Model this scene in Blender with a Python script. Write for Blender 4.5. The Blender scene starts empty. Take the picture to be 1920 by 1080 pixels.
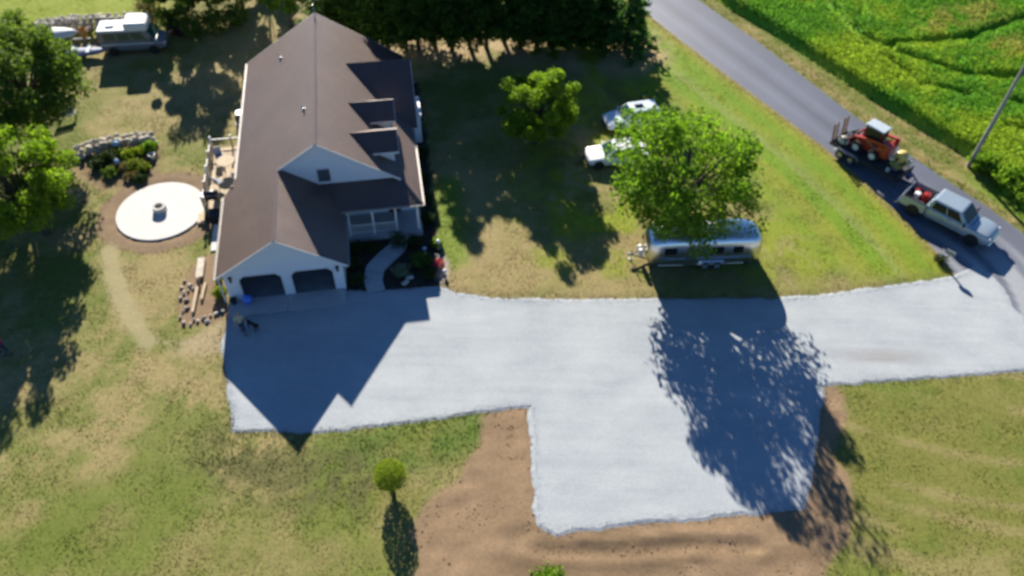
import bpy, bmesh, math, random
import numpy as np
from mathutils import Vector, Matrix, Euler
R = math.radians
random.seed(7); RNG = np.random.default_rng(11)
scene = bpy.context.scene
COL = scene.collection

# ------------------------------------------------------------------ camera
CAM_H, CAM_F, CAM_TILT, CAM_ROLL = 37.5, 1500.0, R(48), R(1.5)
_f = np.array([0, math.cos(CAM_TILT), -math.sin(CAM_TILT)])
_r0 = np.array([1.0, 0, 0]); _u0 = np.array([0, math.sin(CAM_TILT), math.cos(CAM_TILT)])
_r = _r0 * math.cos(CAM_ROLL) + _u0 * math.sin(CAM_ROLL)
_u = _u0 * math.cos(CAM_ROLL) - _r0 * math.sin(CAM_ROLL)
cam_d = bpy.data.cameras.new('camera'); cam = bpy.data.objects.new('camera', cam_d); COL.objects.link(cam)
cam.matrix_world = Matrix(((_r[0], _u[0], -_f[0], 0), (_r[1], _u[1], -_f[1], 0), (_r[2], _u[2], -_f[2], CAM_H), (0, 0, 0, 1)))
cam_d.sensor_width = 36; cam_d.lens = CAM_F / 1920 * 36; cam_d.clip_end = 3000
cam_d.dof.use_dof = True; cam_d.dof.focus_distance = 5.0; cam_d.dof.aperture_fstop = 1.35   # the drone's lens is out of focus: everything is softened alike
scene.camera = cam
def gp(px, py, z=0.0):
    """place on the ground (or at height z) that the survey picture shows at px, py"""
    d = CAM_F * _f + (px - 960) * _r - (py - 540) * _u
    k = (z - CAM_H) / d[2]
    return np.array([d[0] * k, d[1] * k, z])
def g2(px, py): return tuple(gp(px, py)[:2])
def project(P):
    P = np.asarray(P, float) - np.array([0, 0, CAM_H]); k = P @ _f
    return 960 + CAM_F * (P @ _r) / k, 540 - CAM_F * (P @ _u) / k

# ------------------------------------------------------------------ world and sun
SUN_EL, SUN_AZ = 24.2, 104.0          # azimuth of the sun, degrees from +x
w = bpy.data.worlds.new('World'); scene.world = w; w.use_nodes = True
wn = w.node_tree; bg = wn.nodes['Background']
sky = wn.nodes.new('ShaderNodeTexSky'); sky.sky_type = 'NISHITA'; sky.sun_disc = False
sky.sun_elevation = R(SUN_EL); sky.sun_rotation = R(90 - SUN_AZ)
sky.air_density = 0.9; sky.dust_density = 0.0; sky.ozone_density = 8.0
wn.links.new(sky.outputs[0], bg.inputs[0]); bg.inputs[1].default_value = 0.05
sd = bpy.data.lights.new('sun', 'SUN'); so = bpy.data.objects.new('sun', sd); COL.objects.link(so)
sd.energy = 5.0; sd.angle = R(0.5); sd.color = (1.0, 0.92, 0.80)
_sv = Vector((math.cos(R(SUN_AZ)) * math.cos(R(SUN_EL)), math.sin(R(SUN_AZ)) * math.cos(R(SUN_EL)), math.sin(R(SUN_EL))))
so.rotation_euler = _sv.to_track_quat('Z', 'Y').to_euler(); so.location = _sv * 80
vs = scene.view_settings; vs.view_transform = 'Standard'; vs.look = 'None'; vs.exposure = 1.35; vs.gamma = 1.0
vs.use_curve_mapping = False
scene.cycles.use_denoising = True
scene.cycles.max_bounces = 6; scene.cycles.transparent_max_bounces = 6
scene.cycles.caustics_reflective = False; scene.cycles.caustics_refractive = False

# ------------------------------------------------------------------ noise
def _hash(ix, iy, s):
    h = (ix.astype(np.int64) * 374761393 + iy.astype(np.int64) * 668265263 + s * 2147483647 + 12345) & 0xFFFFFFFF
    h = ((h ^ (h >> 13)) * 1274126177) & 0xFFFFFFFF
    return ((h ^ (h >> 16)) & 0xFFFFFF) / float(0xFFFFFF)
def vnoise(x, y, s=0):
    x = np.asarray(x, float); y = np.asarray(y, float)
    ix = np.floor(x); iy = np.floor(y); fx = x - ix; fy = y - iy
    fx = fx * fx * (3 - 2 * fx); fy = fy * fy * (3 - 2 * fy)
    a = _hash(ix, iy, s); b = _hash(ix + 1, iy, s); c = _hash(ix, iy + 1, s); d = _hash(ix + 1, iy + 1, s)
    return (a * (1 - fx) + b * fx) * (1 - fy) + (c * (1 - fx) + d * fx) * fy
def fbm(x, y, sc, octv=4, s=0):
    t = 0; a = 0.5; n = 0
    x = np.asarray(x, float) / sc; y = np.asarray(y, float) / sc
    for i in range(octv):
        t = t + a * vnoise(x * 2 ** i + 17.3 * i, y * 2 ** i + 9.1 * i, s + i); n += a; a *= 0.55
    return t / n
def sdist(x, y, poly):
    """signed distance to a polygon, negative inside"""
    P = np.array(poly, float); x = np.asarray(x, float); y = np.asarray(y, float)
    d = np.full(x.shape, 1e9); ins = np.zeros(x.shape, bool)
    for i in range(len(P)):
        a = P[i]; b = P[(i + 1) % len(P)]; e = b - a; L = e @ e + 1e-12
        t = np.clip(((x - a[0]) * e[0] + (y - a[1]) * e[1]) / L, 0, 1)
        d = np.minimum(d, (x - a[0] - t * e[0]) ** 2 + (y - a[1] - t * e[1]) ** 2)
        c = ((a[1] > y) != (b[1] > y)); 
        with np.errstate(divide='ignore', invalid='ignore'):
            c &= x < (b[0] - a[0]) * (y - a[1]) / (b[1] - a[1] + 1e-15) + a[0]
        ins ^= c
    return np.where(ins, -np.sqrt(d), np.sqrt(d))
def ldist(x, y, line):
    P = np.array(line, float); d = np.full(np.shape(x), 1e9)
    for i in range(len(P) - 1):
        a = P[i]; e = P[i + 1] - a; L = e @ e
        t = np.clip(((x - a[0]) * e[0] + (y - a[1]) * e[1]) / L, 0, 1)
        d = np.minimum(d, (x - a[0] - t * e[0]) ** 2 + (y - a[1] - t * e[1]) ** 2)
    return np.sqrt(d)
def sm(v, a, b):
    t = np.clip((v - a) / (b - a), 0, 1); return t * t * (3 - 2 * t)

# ------------------------------------------------------------------ materials
MATS = {}
def _new(name):
    m = bpy.data.materials.new(name); m.use_nodes = True; nt = m.node_tree
    b = nt.nodes['Principled BSDF']; MATS[name] = m
    return m, nt, b
def mat(name, col, rough=0.6, metal=0.0, var=0.12, scale=6.0, bump=0.0, bscale=40.0, spec=0.5, coat=0.0, stretch=None, var2=0.0):
    """principled surface whose colour wanders with two octaves of noise"""
    if name in MATS: return MATS[name]
    m, nt, b = _new(name); N = nt.nodes; L = nt.links
    tc = N.new('ShaderNodeTexCoord'); mp = N.new('ShaderNodeMapping'); L.new(tc.outputs['Object'], mp.inputs[0])
    if stretch: mp.inputs['Scale'].default_value = stretch
    nz = N.new('ShaderNodeTexNoise'); nz.inputs['Scale'].default_value = scale; nz.inputs['Detail'].default_value = 5; L.new(mp.outputs[0], nz.inputs['Vector'])
    rp = N.new('ShaderNodeValToRGB'); L.new(nz.outputs['Fac'], rp.inputs[0])
    rp.color_ramp.elements[0].position = 0.3; rp.color_ramp.elements[1].position = 0.7
    rp.color_ramp.elements[0].color = (*[max(0, c * (1 - var)) for c in col], 1); rp.color_ramp.elements[1].color = (*[min(1, c * (1 + var)) for c in col], 1)
    L.new(rp.outputs[0], b.inputs['Base Color'])
    b.inputs['Roughness'].default_value = rough; b.inputs['Metallic'].default_value = metal
    b.inputs['Specular IOR Level'].default_value = spec
    if coat: b.inputs['Coat Weight'].default_value = coat; b.inputs['Coat Roughness'].default_value = 0.08
    if bump:
        n2 = N.new('ShaderNodeTexNoise'); n2.inputs['Scale'].default_value = bscale; n2.inputs['Detail'].default_value = 4; L.new(mp.outputs[0], n2.inputs['Vector'])
        bp = N.new('ShaderNodeBump'); bp.inputs['Strength'].default_value = bump; bp.inputs['Distance'].default_value = 0.05
        L.new(n2.outputs['Fac'], bp.inputs['Height']); L.new(bp.outputs[0], b.inputs['Normal'])
    return m
def leafmat(name, c1, c2, trans=0.3, tint=(1.25, 1.3, 0.5)):
    if name in MATS: return MATS[name]
    m, nt, b = _new(name); N = nt.nodes; L = nt.links; N.remove(b)
    out = [n for n in N if n.type == 'OUTPUT_MATERIAL'][0]
    ge = N.new('ShaderNodeNewGeometry'); mx = N.new('ShaderNodeMix'); mx.data_type = 'RGBA'
    L.new(ge.outputs['Random Per Island'], mx.inputs['Factor']); mx.inputs['A'].default_value = (*c1, 1); mx.inputs['B'].default_value = (*c2, 1)
    di = N.new('ShaderNodeBsdfPrincipled'); di.inputs['Roughness'].default_value = 0.7; di.inputs['Specular IOR Level'].default_value = 0.12
    L.new(mx.outputs['Result'], di.inputs['Base Color'])
    tr = N.new('ShaderNodeBsdfTranslucent'); mu = N.new('ShaderNodeMix'); mu.data_type = 'RGBA'; mu.blend_type = 'MULTIPLY'; mu.inputs['Factor'].default_value = 1
    L.new(mx.outputs['Result'], mu.inputs['A']); mu.inputs['B'].default_value = (*tint, 1); L.new(mu.outputs['Result'], tr.inputs['Color'])
    ms = N.new('ShaderNodeMixShader'); ms.inputs[0].default_value = trans
    L.new(di.outputs[0], ms.inputs[1]); L.new(tr.outputs[0], ms.inputs[2]); L.new(ms.outputs[0], out.inputs['Surface'])
    return m
def attrmat(name, rough=0.9, fine=0.35, fscale=9.0, bump=0.5, bscale=14.0, trans=0.0, spec=0.2, fscale2=45.0):
    """colour from the surveyed ground colour, with fine grain on top"""
    m, nt, b = _new(name); N = nt.nodes; L = nt.links
    at = N.new('ShaderNodeAttribute'); at.attribute_name = 'Col'
    tc = N.new('ShaderNodeTexCoord')
    n1 = N.new('ShaderNodeTexNoise'); n1.inputs['Scale'].default_value = fscale; n1.inputs['Detail'].default_value = 6; n1.inputs['Roughness'].default_value = 0.65; L.new(tc.outputs['Object'], n1.inputs['Vector'])
    mr = N.new('ShaderNodeMapRange'); mr.inputs[1].default_value = 0.25; mr.inputs[2].default_value = 0.75; mr.inputs[3].default_value = 1 - fine; mr.inputs[4].default_value = 1 + fine
    L.new(n1.outputs['Fac'], mr.inputs[0])
    mu = N.new('ShaderNodeVectorMath'); mu.operation = 'SCALE'; L.new(at.outputs['Color'], mu.inputs[0]); L.new(mr.outputs[0], mu.inputs['Scale'])
    L.new(mu.outputs[0], b.inputs['Base Color']); b.inputs['Roughness'].default_value = rough; b.inputs['Specular IOR Level'].default_value = spec
    if bump:
        n2 = N.new('ShaderNodeTexNoise'); n2.inputs['Scale'].default_value = bscale; n2.inputs['Detail'].default_value = 5; L.new(tc.outputs['Object'], n2.inputs['Vector'])
        bp = N.new('ShaderNodeBump'); bp.inputs['Strength'].default_value = bump; bp.inputs['Distance'].default_value = 0.05
        L.new(n2.outputs['Fac'], bp.inputs['Height']); L.new(bp.outputs[0], b.inputs['Normal'])
    if trans:
        out = [n for n in N if n.type == 'OUTPUT_MATERIAL'][0]
        tr = N.new('ShaderNodeBsdfTranslucent'); L.new(mu.outputs[0], tr.inputs['Color']); ms = N.new('ShaderNodeMixShader'); ms.inputs[0].default_value = trans
        L.new(b.outputs[0], ms.inputs[1]); L.new(tr.outputs[0], ms.inputs[2]); L.new(ms.outputs[0], out.inputs['Surface'])
    return m

# ------------------------------------------------------------------ objects
def tag(o, label=None, cat=None, group=None, kind=None):
    if label: o['label'] = label
    if cat: o['category'] = cat
    if group: o['group'] = group
    if kind: o['kind'] = kind
    return o
def thing(name, label, cat, loc=(0, 0, 0), rz=0.0, group=None):
    o = bpy.data.objects.new(name, None); COL.objects.link(o); o.empty_display_size = 0.2
    o.location = tuple(loc) if len(loc) == 3 else (loc[0], loc[1], 0); o.rotation_euler = (0, 0, rz)
    return tag(o, label, cat, group)
def link(name, me, m=None, parent=None):
    if m is not None and not me.materials: me.materials.append(m)
    o = bpy.data.objects.new(name, me); COL.objects.link(o)
    if parent is not None: o.parent = parent
    return o
def copy_tree(o, parent=None):
    c = o.copy(); COL.objects.link(c)
    if parent is not None: c.parent = parent
    for ch in list(o.children): copy_tree(ch, c)
    return c
class MB:
    def __init__(s): s.v = []; s.f = []
    def add(s, vs_, fs):
        n = len(s.v); s.v += [tuple(map(float, p)) for p in vs_]; s.f += [tuple(i + n for i in f) for f in fs]; return s
    def box(s, c, d, rot=None, ch=0.0, top=None):
        """box; ch chamfers the upright edges and the top; top=(sx, sy) tapers it"""
        hx, hy, hz = d[0] / 2, d[1] / 2, d[2] / 2
        M = Euler(rot).to_matrix() if rot else None
        tx, ty = top if top else (1, 1)
        if ch:
            k = min(ch, hx * .9, hy * .9, hz * .9)
            def ring(ax, ay, z, q):
                return [(-ax + q, -ay, z), (ax - q, -ay, z), (ax, -ay + q, z), (ax, ay - q, z), (ax - q, ay, z), (-ax + q, ay, z), (-ax, ay - q, z), (-ax, -ay + q, z)]
            vv = ring(hx - k * .5, hy - k * .5, -hz, k) + ring(hx, hy, -hz + k * .5, k) + ring(hx * tx, hy * ty, hz - k, k) + ring(hx * tx - k, hy * ty - k, hz, k * .6)
            ff = [tuple(range(7, -1, -1)), tuple(range(24, 32))]
            for r in range(3):
                for i in range(8): a = r * 8 + i; b = r * 8 + (i + 1) % 8; ff.append((a, b, b + 8, a + 8))
        else:
            vv = [(-hx, -hy, -hz), (hx, -hy, -hz), (hx, hy, -hz), (-hx, hy, -hz), (-hx * tx, -hy * ty, hz), (hx * tx, -hy * ty, hz), (hx * tx, hy * ty, hz), (-hx * tx, hy * ty, hz)]
            ff = [(3, 2, 1, 0), (4, 5, 6, 7), (0, 1, 5, 4), (1, 2, 6, 5), (2, 3, 7, 6), (3, 0, 4, 7)]
        out = []
        for p in vv:
            q = M @ Vector(p) if M else Vector(p); out.append((q.x + c[0], q.y + c[1], q.z + c[2]))
        return s.add(out, ff)
    def b2(s, x0, x1, y0, y1, z0, z1, ch=0.0):
        return s.box(((x0 + x1) / 2, (y0 + y1) / 2, (z0 + z1) / 2), (x1 - x0, y1 - y0, z1 - z0), ch=ch)
    def tube(s, pts, rad, n=8, cap=True):
        P = [Vector(p) for p in pts]; rad = rad if hasattr(rad, '__len__') else [rad] * len(P)
        rings = []; prev = None
        for i, p in enumerate(P):
            t = (P[min(i + 1, len(P) - 1)] - P[max(i - 1, 0)]).normalized()
            u = t.orthogonal().normalized() if prev is None else (prev - t * prev.dot(t)).normalized()
            prev = u; v = t.cross(u)
            rings.append([p + (u * math.cos(a) + v * math.sin(a)) * rad[i] for a in [2 * math.pi * k / n for k in range(n)]])
        vv = [q for r in rings for q in r]; ff = []
        for i in range(len(P) - 1):
            for k in range(n): a = i * n + k; b = i * n + (k + 1) % n; ff.append((a, b, b + n, a + n))
        if cap: ff += [tuple(range(n - 1, -1, -1)), tuple(range((len(P) - 1) * n, len(P) * n))]
        return s.add(vv, ff)
    def lathe(s, prof, n=20, c=(0, 0, 0), axis='z', closed=False):
        vv = []; ff = []
        for r, h in prof:
            for k in range(n):
                a = 2 * math.pi * k / n; x, y = r * math.cos(a), r * math.sin(a)
                p = (x, y, h) if axis == 'z' else ((x, h, y) if axis == 'y' else (h, x, y)); vv.append((p[0] + c[0], p[1] + c[1], p[2] + c[2]))
        m = len(prof)
        for i in range(m if closed else m - 1):
            j = (i + 1) % m
            for k in range(n): ff.append((i * n + k, i * n + (k + 1) % n, j * n + (k + 1) % n, j * n + k))
        if not closed: ff += [tuple(range(n - 1, -1, -1)), tuple((m - 1) * n + k for k in range(n))]
        return s.add(vv, ff)
    def slab(s, poly, zf, th):
        """roof or wall slab: top surface over a plan polygon with height zf(x, y), thickness th downward"""
        n = len(poly); a = [(x, y, zf(x, y)) for x, y in poly]; b = [(x, y, z - th) for x, y, z in a]
        return s.add(a + b, [tuple(range(n)), tuple(range(2 * n - 1, n - 1, -1))] + [(i, i + n, (i + 1) % n + n, (i + 1) % n) for i in range(n)])
    def wall(s, poly, y0, y1, axis='y'):
        """upright slab: outline in (x, z) at y0..y1 (axis y) or (y, z) at x0..x1 (axis x)"""
        n = len(poly)
        mk = (lambda p, t: (p[0], t, p[1])) if axis == 'y' else (lambda p, t: (t, p[0], p[1]))
        a = [mk(p, y0) for p in poly]; b = [mk(p, y1) for p in poly]
        return s.add(a + b, [tuple(range(n)), tuple(range(2 * n - 1, n - 1, -1))] + [(i, i + n, (i + 1) % n + n, (i + 1) % n) for i in range(n)])
    def ball(s, c, r, seg=10, rings=7, jit=0.0, sq=(1, 1, 1), rnd=random):
        vv = [(0, 0, -1)]; 
        for i in range(1, rings):
            t = math.pi * i / rings - math.pi / 2
            for k in range(seg): a = 2 * math.pi * k / seg; vv.append((math.cos(t) * math.cos(a), math.cos(t) * math.sin(a), math.sin(t)))
        vv.append((0, 0, 1)); ff = []
        for k in range(seg): ff.append((0, 1 + (k + 1) % seg, 1 + k)); ff.append((len(vv) - 1, len(vv) - 1 - seg + k, len(vv) - 1 - seg + (k + 1) % seg))
        for i in range(rings - 2):
            for k in range(seg): a = 1 + i * seg + k; b = 1 + i * seg + (k + 1) % seg; ff.append((a, b, b + seg, a + seg))
        out = []
        for p in vv:
            q = r * (1 + (rnd.random() - .5) * 2 * jit); out.append((c[0] + p[0] * q * sq[0], c[1] + p[1] * q * sq[1], c[2] + p[2] * q * sq[2]))
        return s.add(out, ff)
    def mesh(s, name, smooth=False):
        me = bpy.data.meshes.new(name); me.from_pydata(s.v, [], s.f)
        bm = bmesh.new(); bm.from_mesh(me); bmesh.ops.recalc_face_normals(bm, faces=bm.faces); bm.to_mesh(me); bm.free()
        if smooth: me.polygons.foreach_set('use_smooth', [True] * len(me.polygons))
        me.update(); return me
    def build(s, name, m, parent=None, smooth=False, bevel=0.0, sub=0):
        o = link(name, s.mesh(name, smooth), m, parent)
        if bevel:
            md = o.modifiers.new('bevel', 'BEVEL'); md.width = bevel; md.segments = 2; md.limit_method = 'ANGLE'
        if sub:
            md = o.modifiers.new('sub', 'SUBSURF'); md.levels = sub; md.render_levels = sub
        return o
def npmesh(name, V, F, m, parent=None, col=None, smooth=False):
    """big mesh from arrays; F is (n,3) or (n,4)"""
    me = bpy.data.meshes.new(name); V = np.asarray(V, np.float32); F = np.asarray(F, np.int32); n, k = F.shape
    me.vertices.add(len(V)); me.vertices.foreach_set('co', V.ravel())
    me.loops.add(n * k); me.loops.foreach_set('vertex_index', F.ravel())
    me.polygons.add(n); me.polygons.foreach_set('loop_start', np.arange(0, n * k, k, dtype=np.int32))
    try: me.polygons.foreach_set('loop_total', np.full(n, k, np.int32))
    except Exception: pass
    if smooth: me.polygons.foreach_set('use_smooth', np.ones(n, bool))
    me.update(calc_edges=True)
    if col is not None:
        a = me.attributes.new('Col', 'FLOAT_COLOR', 'POINT'); c4 = np.ones((len(V), 4), np.float32); c4[:, :3] = col; a.data.foreach_set('color', c4.ravel())
    return link(name, me, m, parent)
def kites(C, size, up=0.3, asp=0.5, dirs=None, rng=RNG):
    """leaf shaped quads at centres C; up biases the leaf faces towards the sky"""
    n = len(C); size = np.broadcast_to(size, (n,))[:, None]
    a = rng.normal(size=(n, 3)) if dirs is None else dirs + rng.normal(size=(n, 3)) * 0.35
    a /= np.linalg.norm(a, axis=1)[:, None] + 1e-9
    nr = rng.normal(size=(n, 3)); nr[:, 2] += up * 3; 
    b = np.cross(nr, a); b /= np.linalg.norm(b, axis=1)[:, None] + 1e-9
    nn = np.cross(a, b)
    V = np.empty((n, 4, 3)); V[:, 0] = C - a * size * .5; V[:, 1] = C - a * size * .02 + b * size * asp * .5 + nn * size * .06
    V[:, 2] = C + a * size * .5 - nn * size * .08; V[:, 3] = C - a * size * .02 - b * size * asp * .5 + nn * size * .06
    return V.reshape(-1, 3), np.arange(n * 4).reshape(n, 4)

# ================================================================== THE SETTING
HOUSE_A = R(10.5)
HO = gp(432, 565)                                   # front left corner of the garage
hx = np.array([math.cos(HOUSE_A), math.sin(HOUSE_A)]); hy = np.array([-math.sin(HOUSE_A), math.cos(HOUSE_A)])
def H(x, y): return tuple(HO[:2] + hx * x + hy * y)   # house plan -> world
def toH(x, y):
    dx = np.asarray(x) - HO[0]; dy = np.asarray(y) - HO[1]; return dx * hx[0] + dy * hx[1], dx * hy[0] + dy * hy[1]

DRIVE = [g2(*p) for p in [(430, 600), (540, 586), (648, 566), (650, 548), (700, 549), (760, 545), (826, 541), (862, 552), (910, 559), (1000, 563), (1100, 564), (1190, 563), (1330, 563), (1460, 562), (1540, 555), (1620, 545), (1700, 534),
         (1790, 520), (1832, 500), (1868, 520), (1900, 575), (1945, 620), (2010, 650), (2060, 690), (2060, 684), (1920, 692), (1850, 697), (1780, 703), (1680, 711), (1600, 715), (1562, 718), (1541, 724), (1530, 800), (1518, 880), (1505, 951), (1440, 956), (1370, 962), (1290, 969), (1200, 978), (1110, 988),
         (1045, 996), (1022, 992), (1010, 982), (1005, 900), (1001, 820), (997, 762), (955, 760), (905, 768), (860, 776), (800, 785), (720, 795), (640, 803), (540, 806), (440, 806), (434, 760), (428, 700), (422, 650)]]
DIRT = [g2(*p) for p in [(905, 766), (998, 750), (1030, 980), (1100, 970), (1490, 935), (1530, 800), (1545, 722), (1572, 722), (1590, 790), (1572, 850), (1585, 900), (1600, 965), (1598, 1010), (1560, 1050), (1530, 1140), (730, 1140), (770, 1060), (772, 1000), (805, 950), (862, 890), (893, 830)]]
ROAD_L = [g2(*p) for p in [(1060, -90), (1160, -14), (1234, 42), (1300, 93), (1366, 143), (1450, 205), (1541, 273), (1600, 322), (1650, 367), (1700, 415), (1745, 460), (1790, 512), (1850, 590), (1920, 680), (2100, 900)]]
ROAD_R = [g2(*p) for p in [(1180, -95), (1250, -42), (1311, 0), (1365, 38), (1424, 80), (1505, 142), (1585, 204), (1670, 265), (1767, 332), (1850, 386), (1920, 438), (2010, 510), (2200, 690)]]
FIELD = [g2(*p) for p in [(1270, -60), (1347, 2), (1392, 30), (1439, 57), (1530, 118), (1621, 178), (1700, 226), (1770, 268), (1822, 296), (1875, 352), (1960, 420), (2120, 560)]]
FIELD = FIELD + [(95, 40), (95, 110), (20, 110)]
ROADP = ROAD_L + ROAD_R[::-1]
DISC_C = np.array(H(0, 0)) * 0 + np.array([-24.10, 40.02]); DISC_R = 2.92
WALK = [H(*p) for p in [(8.9, -0.5), (8.75, .5), (8.95, 1.5), (9.75, 2.45), (10.4, 3.1), (10.75, 3.8), (10.8, 4.35)]]
BED = [H(*p) for p in [(7.0, -0.32), (12.5, -0.62), (13.2, -.5), (13.55, .2), (13.75, 1.1), (13.5, 2.1), (13.2, 3.2), (13.3, 8), (13.5, 14), (13.5, 22), (12.2, 22), (12.2, 4.2), (7.0, 4.2)]]
GRAVELBED = [H(*p) for p in [(12.85, -.45), (13.4, -.1), (13.7, .8), (13.6, 1.7), (13.1, 2.3), (12.75, 1.5)]]
STONYBED = [H(*p) for p in [(-3.1, 2.3), (-2.2, 4.2), (-.2, 4.4), (-.1, -1.3), (-1.5, -1.7), (-2.9, -1.6), (-3.2, .2)]]
GARDEN = [g2(*p) for p in [(150, 290), (300, 270), (300, 320), (270, 350), (190, 355), (150, 330)]]
TRACK = [g2(*p) for p in [(205, 470), (212, 510), (228, 560), (250, 600), (275, 640)]]
# colours as reflectances
C_TAN = np.array([.278, .228, .100]); C_OLV = np.array([.152, .158, .038]); C_GRN = np.array([.108, .150, .020]); C_YEL = np.array([.205, .240, .024])
C_LUSH = np.array([.135, .238, .014]); C_DIRT = np.array([.228, .156, .092]); C_PALE = np.array([.33, .27, .165]); C_STRAW = np.array([.36, .29, .165]); C_MULCH = np.array([.042, .032, .026])
def ground_color(x, y):
    n1 = fbm(x, y, 5.5, 4, 3); n2 = fbm(x, y, 1.6, 4, 9); n3 = fbm(x, y, 0.55, 3, 21); n4 = fbm(x, y, 14, 3, 33)
    mix = lambda a, b, t: a * (1 - t[..., None]) + b * t[..., None]
    c = mix(np.broadcast_to(C_OLV, x.shape + (3,)), C_TAN, sm(.5 * n1 + .35 * n2 + .15 * n3, .27, .58))
    c = mix(c, C_GRN, sm(.45 * n4 + .35 * fbm(x, y, 2.6, 4, 55) + .2 * n3, .47, .62) * .75)
    # greener and yellower lawn right of the house
    right = sm(x, -3, 4) * sm(y, 33, 37)
    cr = mix(np.broadcast_to(C_YEL, x.shape + (3,)), C_OLV, sm(n2, .4, .65)); cr = mix(cr, C_TAN, sm(n1 * .6 + n3 * .4, .47, .62) * (1 - sm(x - (y - 46) * -.6, 12, 19)) * .9)
    c = mix(c, cr, right)
    # tan, worn part in front of the silver trailer and the garage
    worn = sm(ldist(x, y, [g2(850, 500), g2(1010, 520), g2(1180, 480)]), 5.0, 1.0); c = mix(c, C_TAN * np.array([.98, .95, .95]), worn * sm(n2 * .6 + n1 * .4, .38, .58) * .85)
    # strip along the road, mown parallel to it
    dr = ldist(x, y, ROAD_L); side = sm(dr, 10.5, 4.0) * (y > 30)
    c = mix(c, mix(np.broadcast_to(C_YEL, x.shape + (3,)), C_LUSH, sm(vnoise(dr * 1.1, (y + x) * .05, 71) * .7 + n2 * .3, .34, .6)), side * .85 * sm(y, 34, 38))
    c = mix(c, C_LUSH, sm(dr, 3.0, 1.8) * sm(dr, .8, 1.5) * .7 * sm(y, 34, 38)); c = mix(c, C_TAN * np.array([.95, .88, .8]), sm(dr, .7, .2) * .7)
    streak = sm(vnoise(dr * 2.4, (x + y) * .06, 91), .62, .8) * sm(dr, 13, 9) * sm(dr, 2.5, 4); c = mix(c, C_STRAW, streak * .3 * (y > 33))
    # bottom lawns: greener towards the camera, mowing arcs at right
    c = mix(c, mix(np.broadcast_to(C_GRN * 1.15, x.shape + (3,)), C_OLV, sm(n2, .35, .62)), sm(y, 20.5, 15.5) * .75 * sm(n1, .25, .5))
    br = sm(x, 12, 17) * sm(y, 33, 30)
    arc = np.hypot(x - 30, (y - 42) * 1.2)
    cb = mix(np.broadcast_to(C_GRN * np.array([1.15, 1.05, 1.3]), x.shape + (3,)), C_OLV * np.array([1.08, 1.06, 1.0]), sm(n1 * .6 + n3 * .4, .32, .6)); cb = mix(cb, C_TAN, sm(vnoise(arc * 1.25, x * .08, 5) * .5 + n2 * .5, .5, .68) * .6)
    c = mix(c, cb, br * .95)
    # lush green around the bank below the drive
    lush = sm(ldist(x, y, [g2(640, 850), g2(760, 840), g2(880, 800)]), 2.6, .5); c = mix(c, np.array([.088, .140, .020]), lush * sm(n2, .22, .5) * .95)
    dk = sm(ldist(x, y, [g2(430, 850), g2(560, 890), g2(660, 900)]), 3.0, .8); c = mix(c, np.array([.105, .105, .036]), dk * sm(n2 * .5 + n3 * .5, .34, .54) * .85)
    gs = sm(ldist(x, y, [g2(838, 350), g2(842, 420), g2(850, 480)]), 1.7, .4); c = mix(c, C_LUSH * np.array([.95, .88, 1.]), gs * .8)
    # far lawn at upper left
    far = sm(x, -30, -34) * sm(y, 60, 63); c = mix(c, C_YEL * np.array([1.0, 1.08, .8]), far * .9)
    # needle litter under the row of pines
    pr = sm(ldist(x, y, [(-13, 63), (-2, 64), (9, 62)]), 5.5, 2.5); c = mix(c, C_STRAW * np.array([1.02, .96, .9]), pr * sm(n2, .25, .5))
    # verge by the field
    dR = ldist(x, y, ROAD_R); ver = sm(dR, 4.2, 3.0) * (sdist(x, y, ROADP) > 0) * (dr > dR)
    cv = mix(np.broadcast_to(C_TAN * np.array([.98, .98, .9]), x.shape + (3,)), C_OLV * 1.05, sm(n2 * .6 + n3 * .4, .42, .58)); cv = mix(cv, C_GRN * 1.1, sm(dR, 1.0, 1.7) * sm(dR, 2.6, 2.0) * .6)
    cv = mix(cv, C_LUSH, sm(y, 47, 44) * .75 * sm(dR, .5, 1.2)); c = mix(c, cv, ver)
    # bare soil
    dd = sdist(x, y, DIRT) + (n2 - .5) * 1.3; s = sm(dd, .25, -.35)
    soil = C_DIRT * (0.78 + .5 * fbm(x, y, .8, 4, 41))[..., None]; low = sm(ldist(x, y, [g2(1000, 1040), g2(1300, 1010), g2(1500, 1040)]), 3, 1) * sm(fbm(x * .4, y * 1.6, 1.5, 3, 8), .45, .6); soil = mix(soil, C_DIRT * np.array([.62, .62, .6]), low * .6)
    c = mix(c, soil, s)
    ddx = np.hypot(x - DISC_C[0], y - DISC_C[1]) + (n2 - .5) * .9; c = mix(c, C_DIRT * np.array([.86, .88, .9]) * (0.85 + .3 * n3)[..., None], sm(ddx, 4.3, 3.95))
    tr = ldist(x, y, TRACK) + (n2 - .5) * .5; c = mix(c, C_PALE * np.array([.93, .98, .9]), sm(tr, .85, .3) * .75)
    c = mix(c, C_PALE, sm(sdist(x, y, [g2(300, 640), g2(420, 600), g2(425, 670), g2(330, 665)]) + (n2 - .5) * 1.6, .3, -.4) * .7)
    c = mix(c, C_DIRT * np.array([.95, .95, .97]) * (0.8 + .4 * n3)[..., None], sm(sdist(x, y, STONYBED) + (n2 - .5) * .7, .2, -.2))
    c = mix(c, C_DIRT * np.array([.85, .85, .85]) * (0.7 + .6 * n3)[..., None], sm(sdist(x, y, GARDEN) + (n2 - .5) * 1.2, .4, -.3) * .85)
    c = mix(c, C_MULCH * (0.7 + .6 * n3)[..., None], sm(sdist(x, y, BED) + (n2 - .5) * .35, .12, -.1))
    c = mix(c, np.array([.30, .25, .215]) * (0.75 + .5 * n3)[..., None], sm(sdist(x, y, GRAVELBED) + (n2 - .5) * .25, .1, -.1))
    return c

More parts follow.
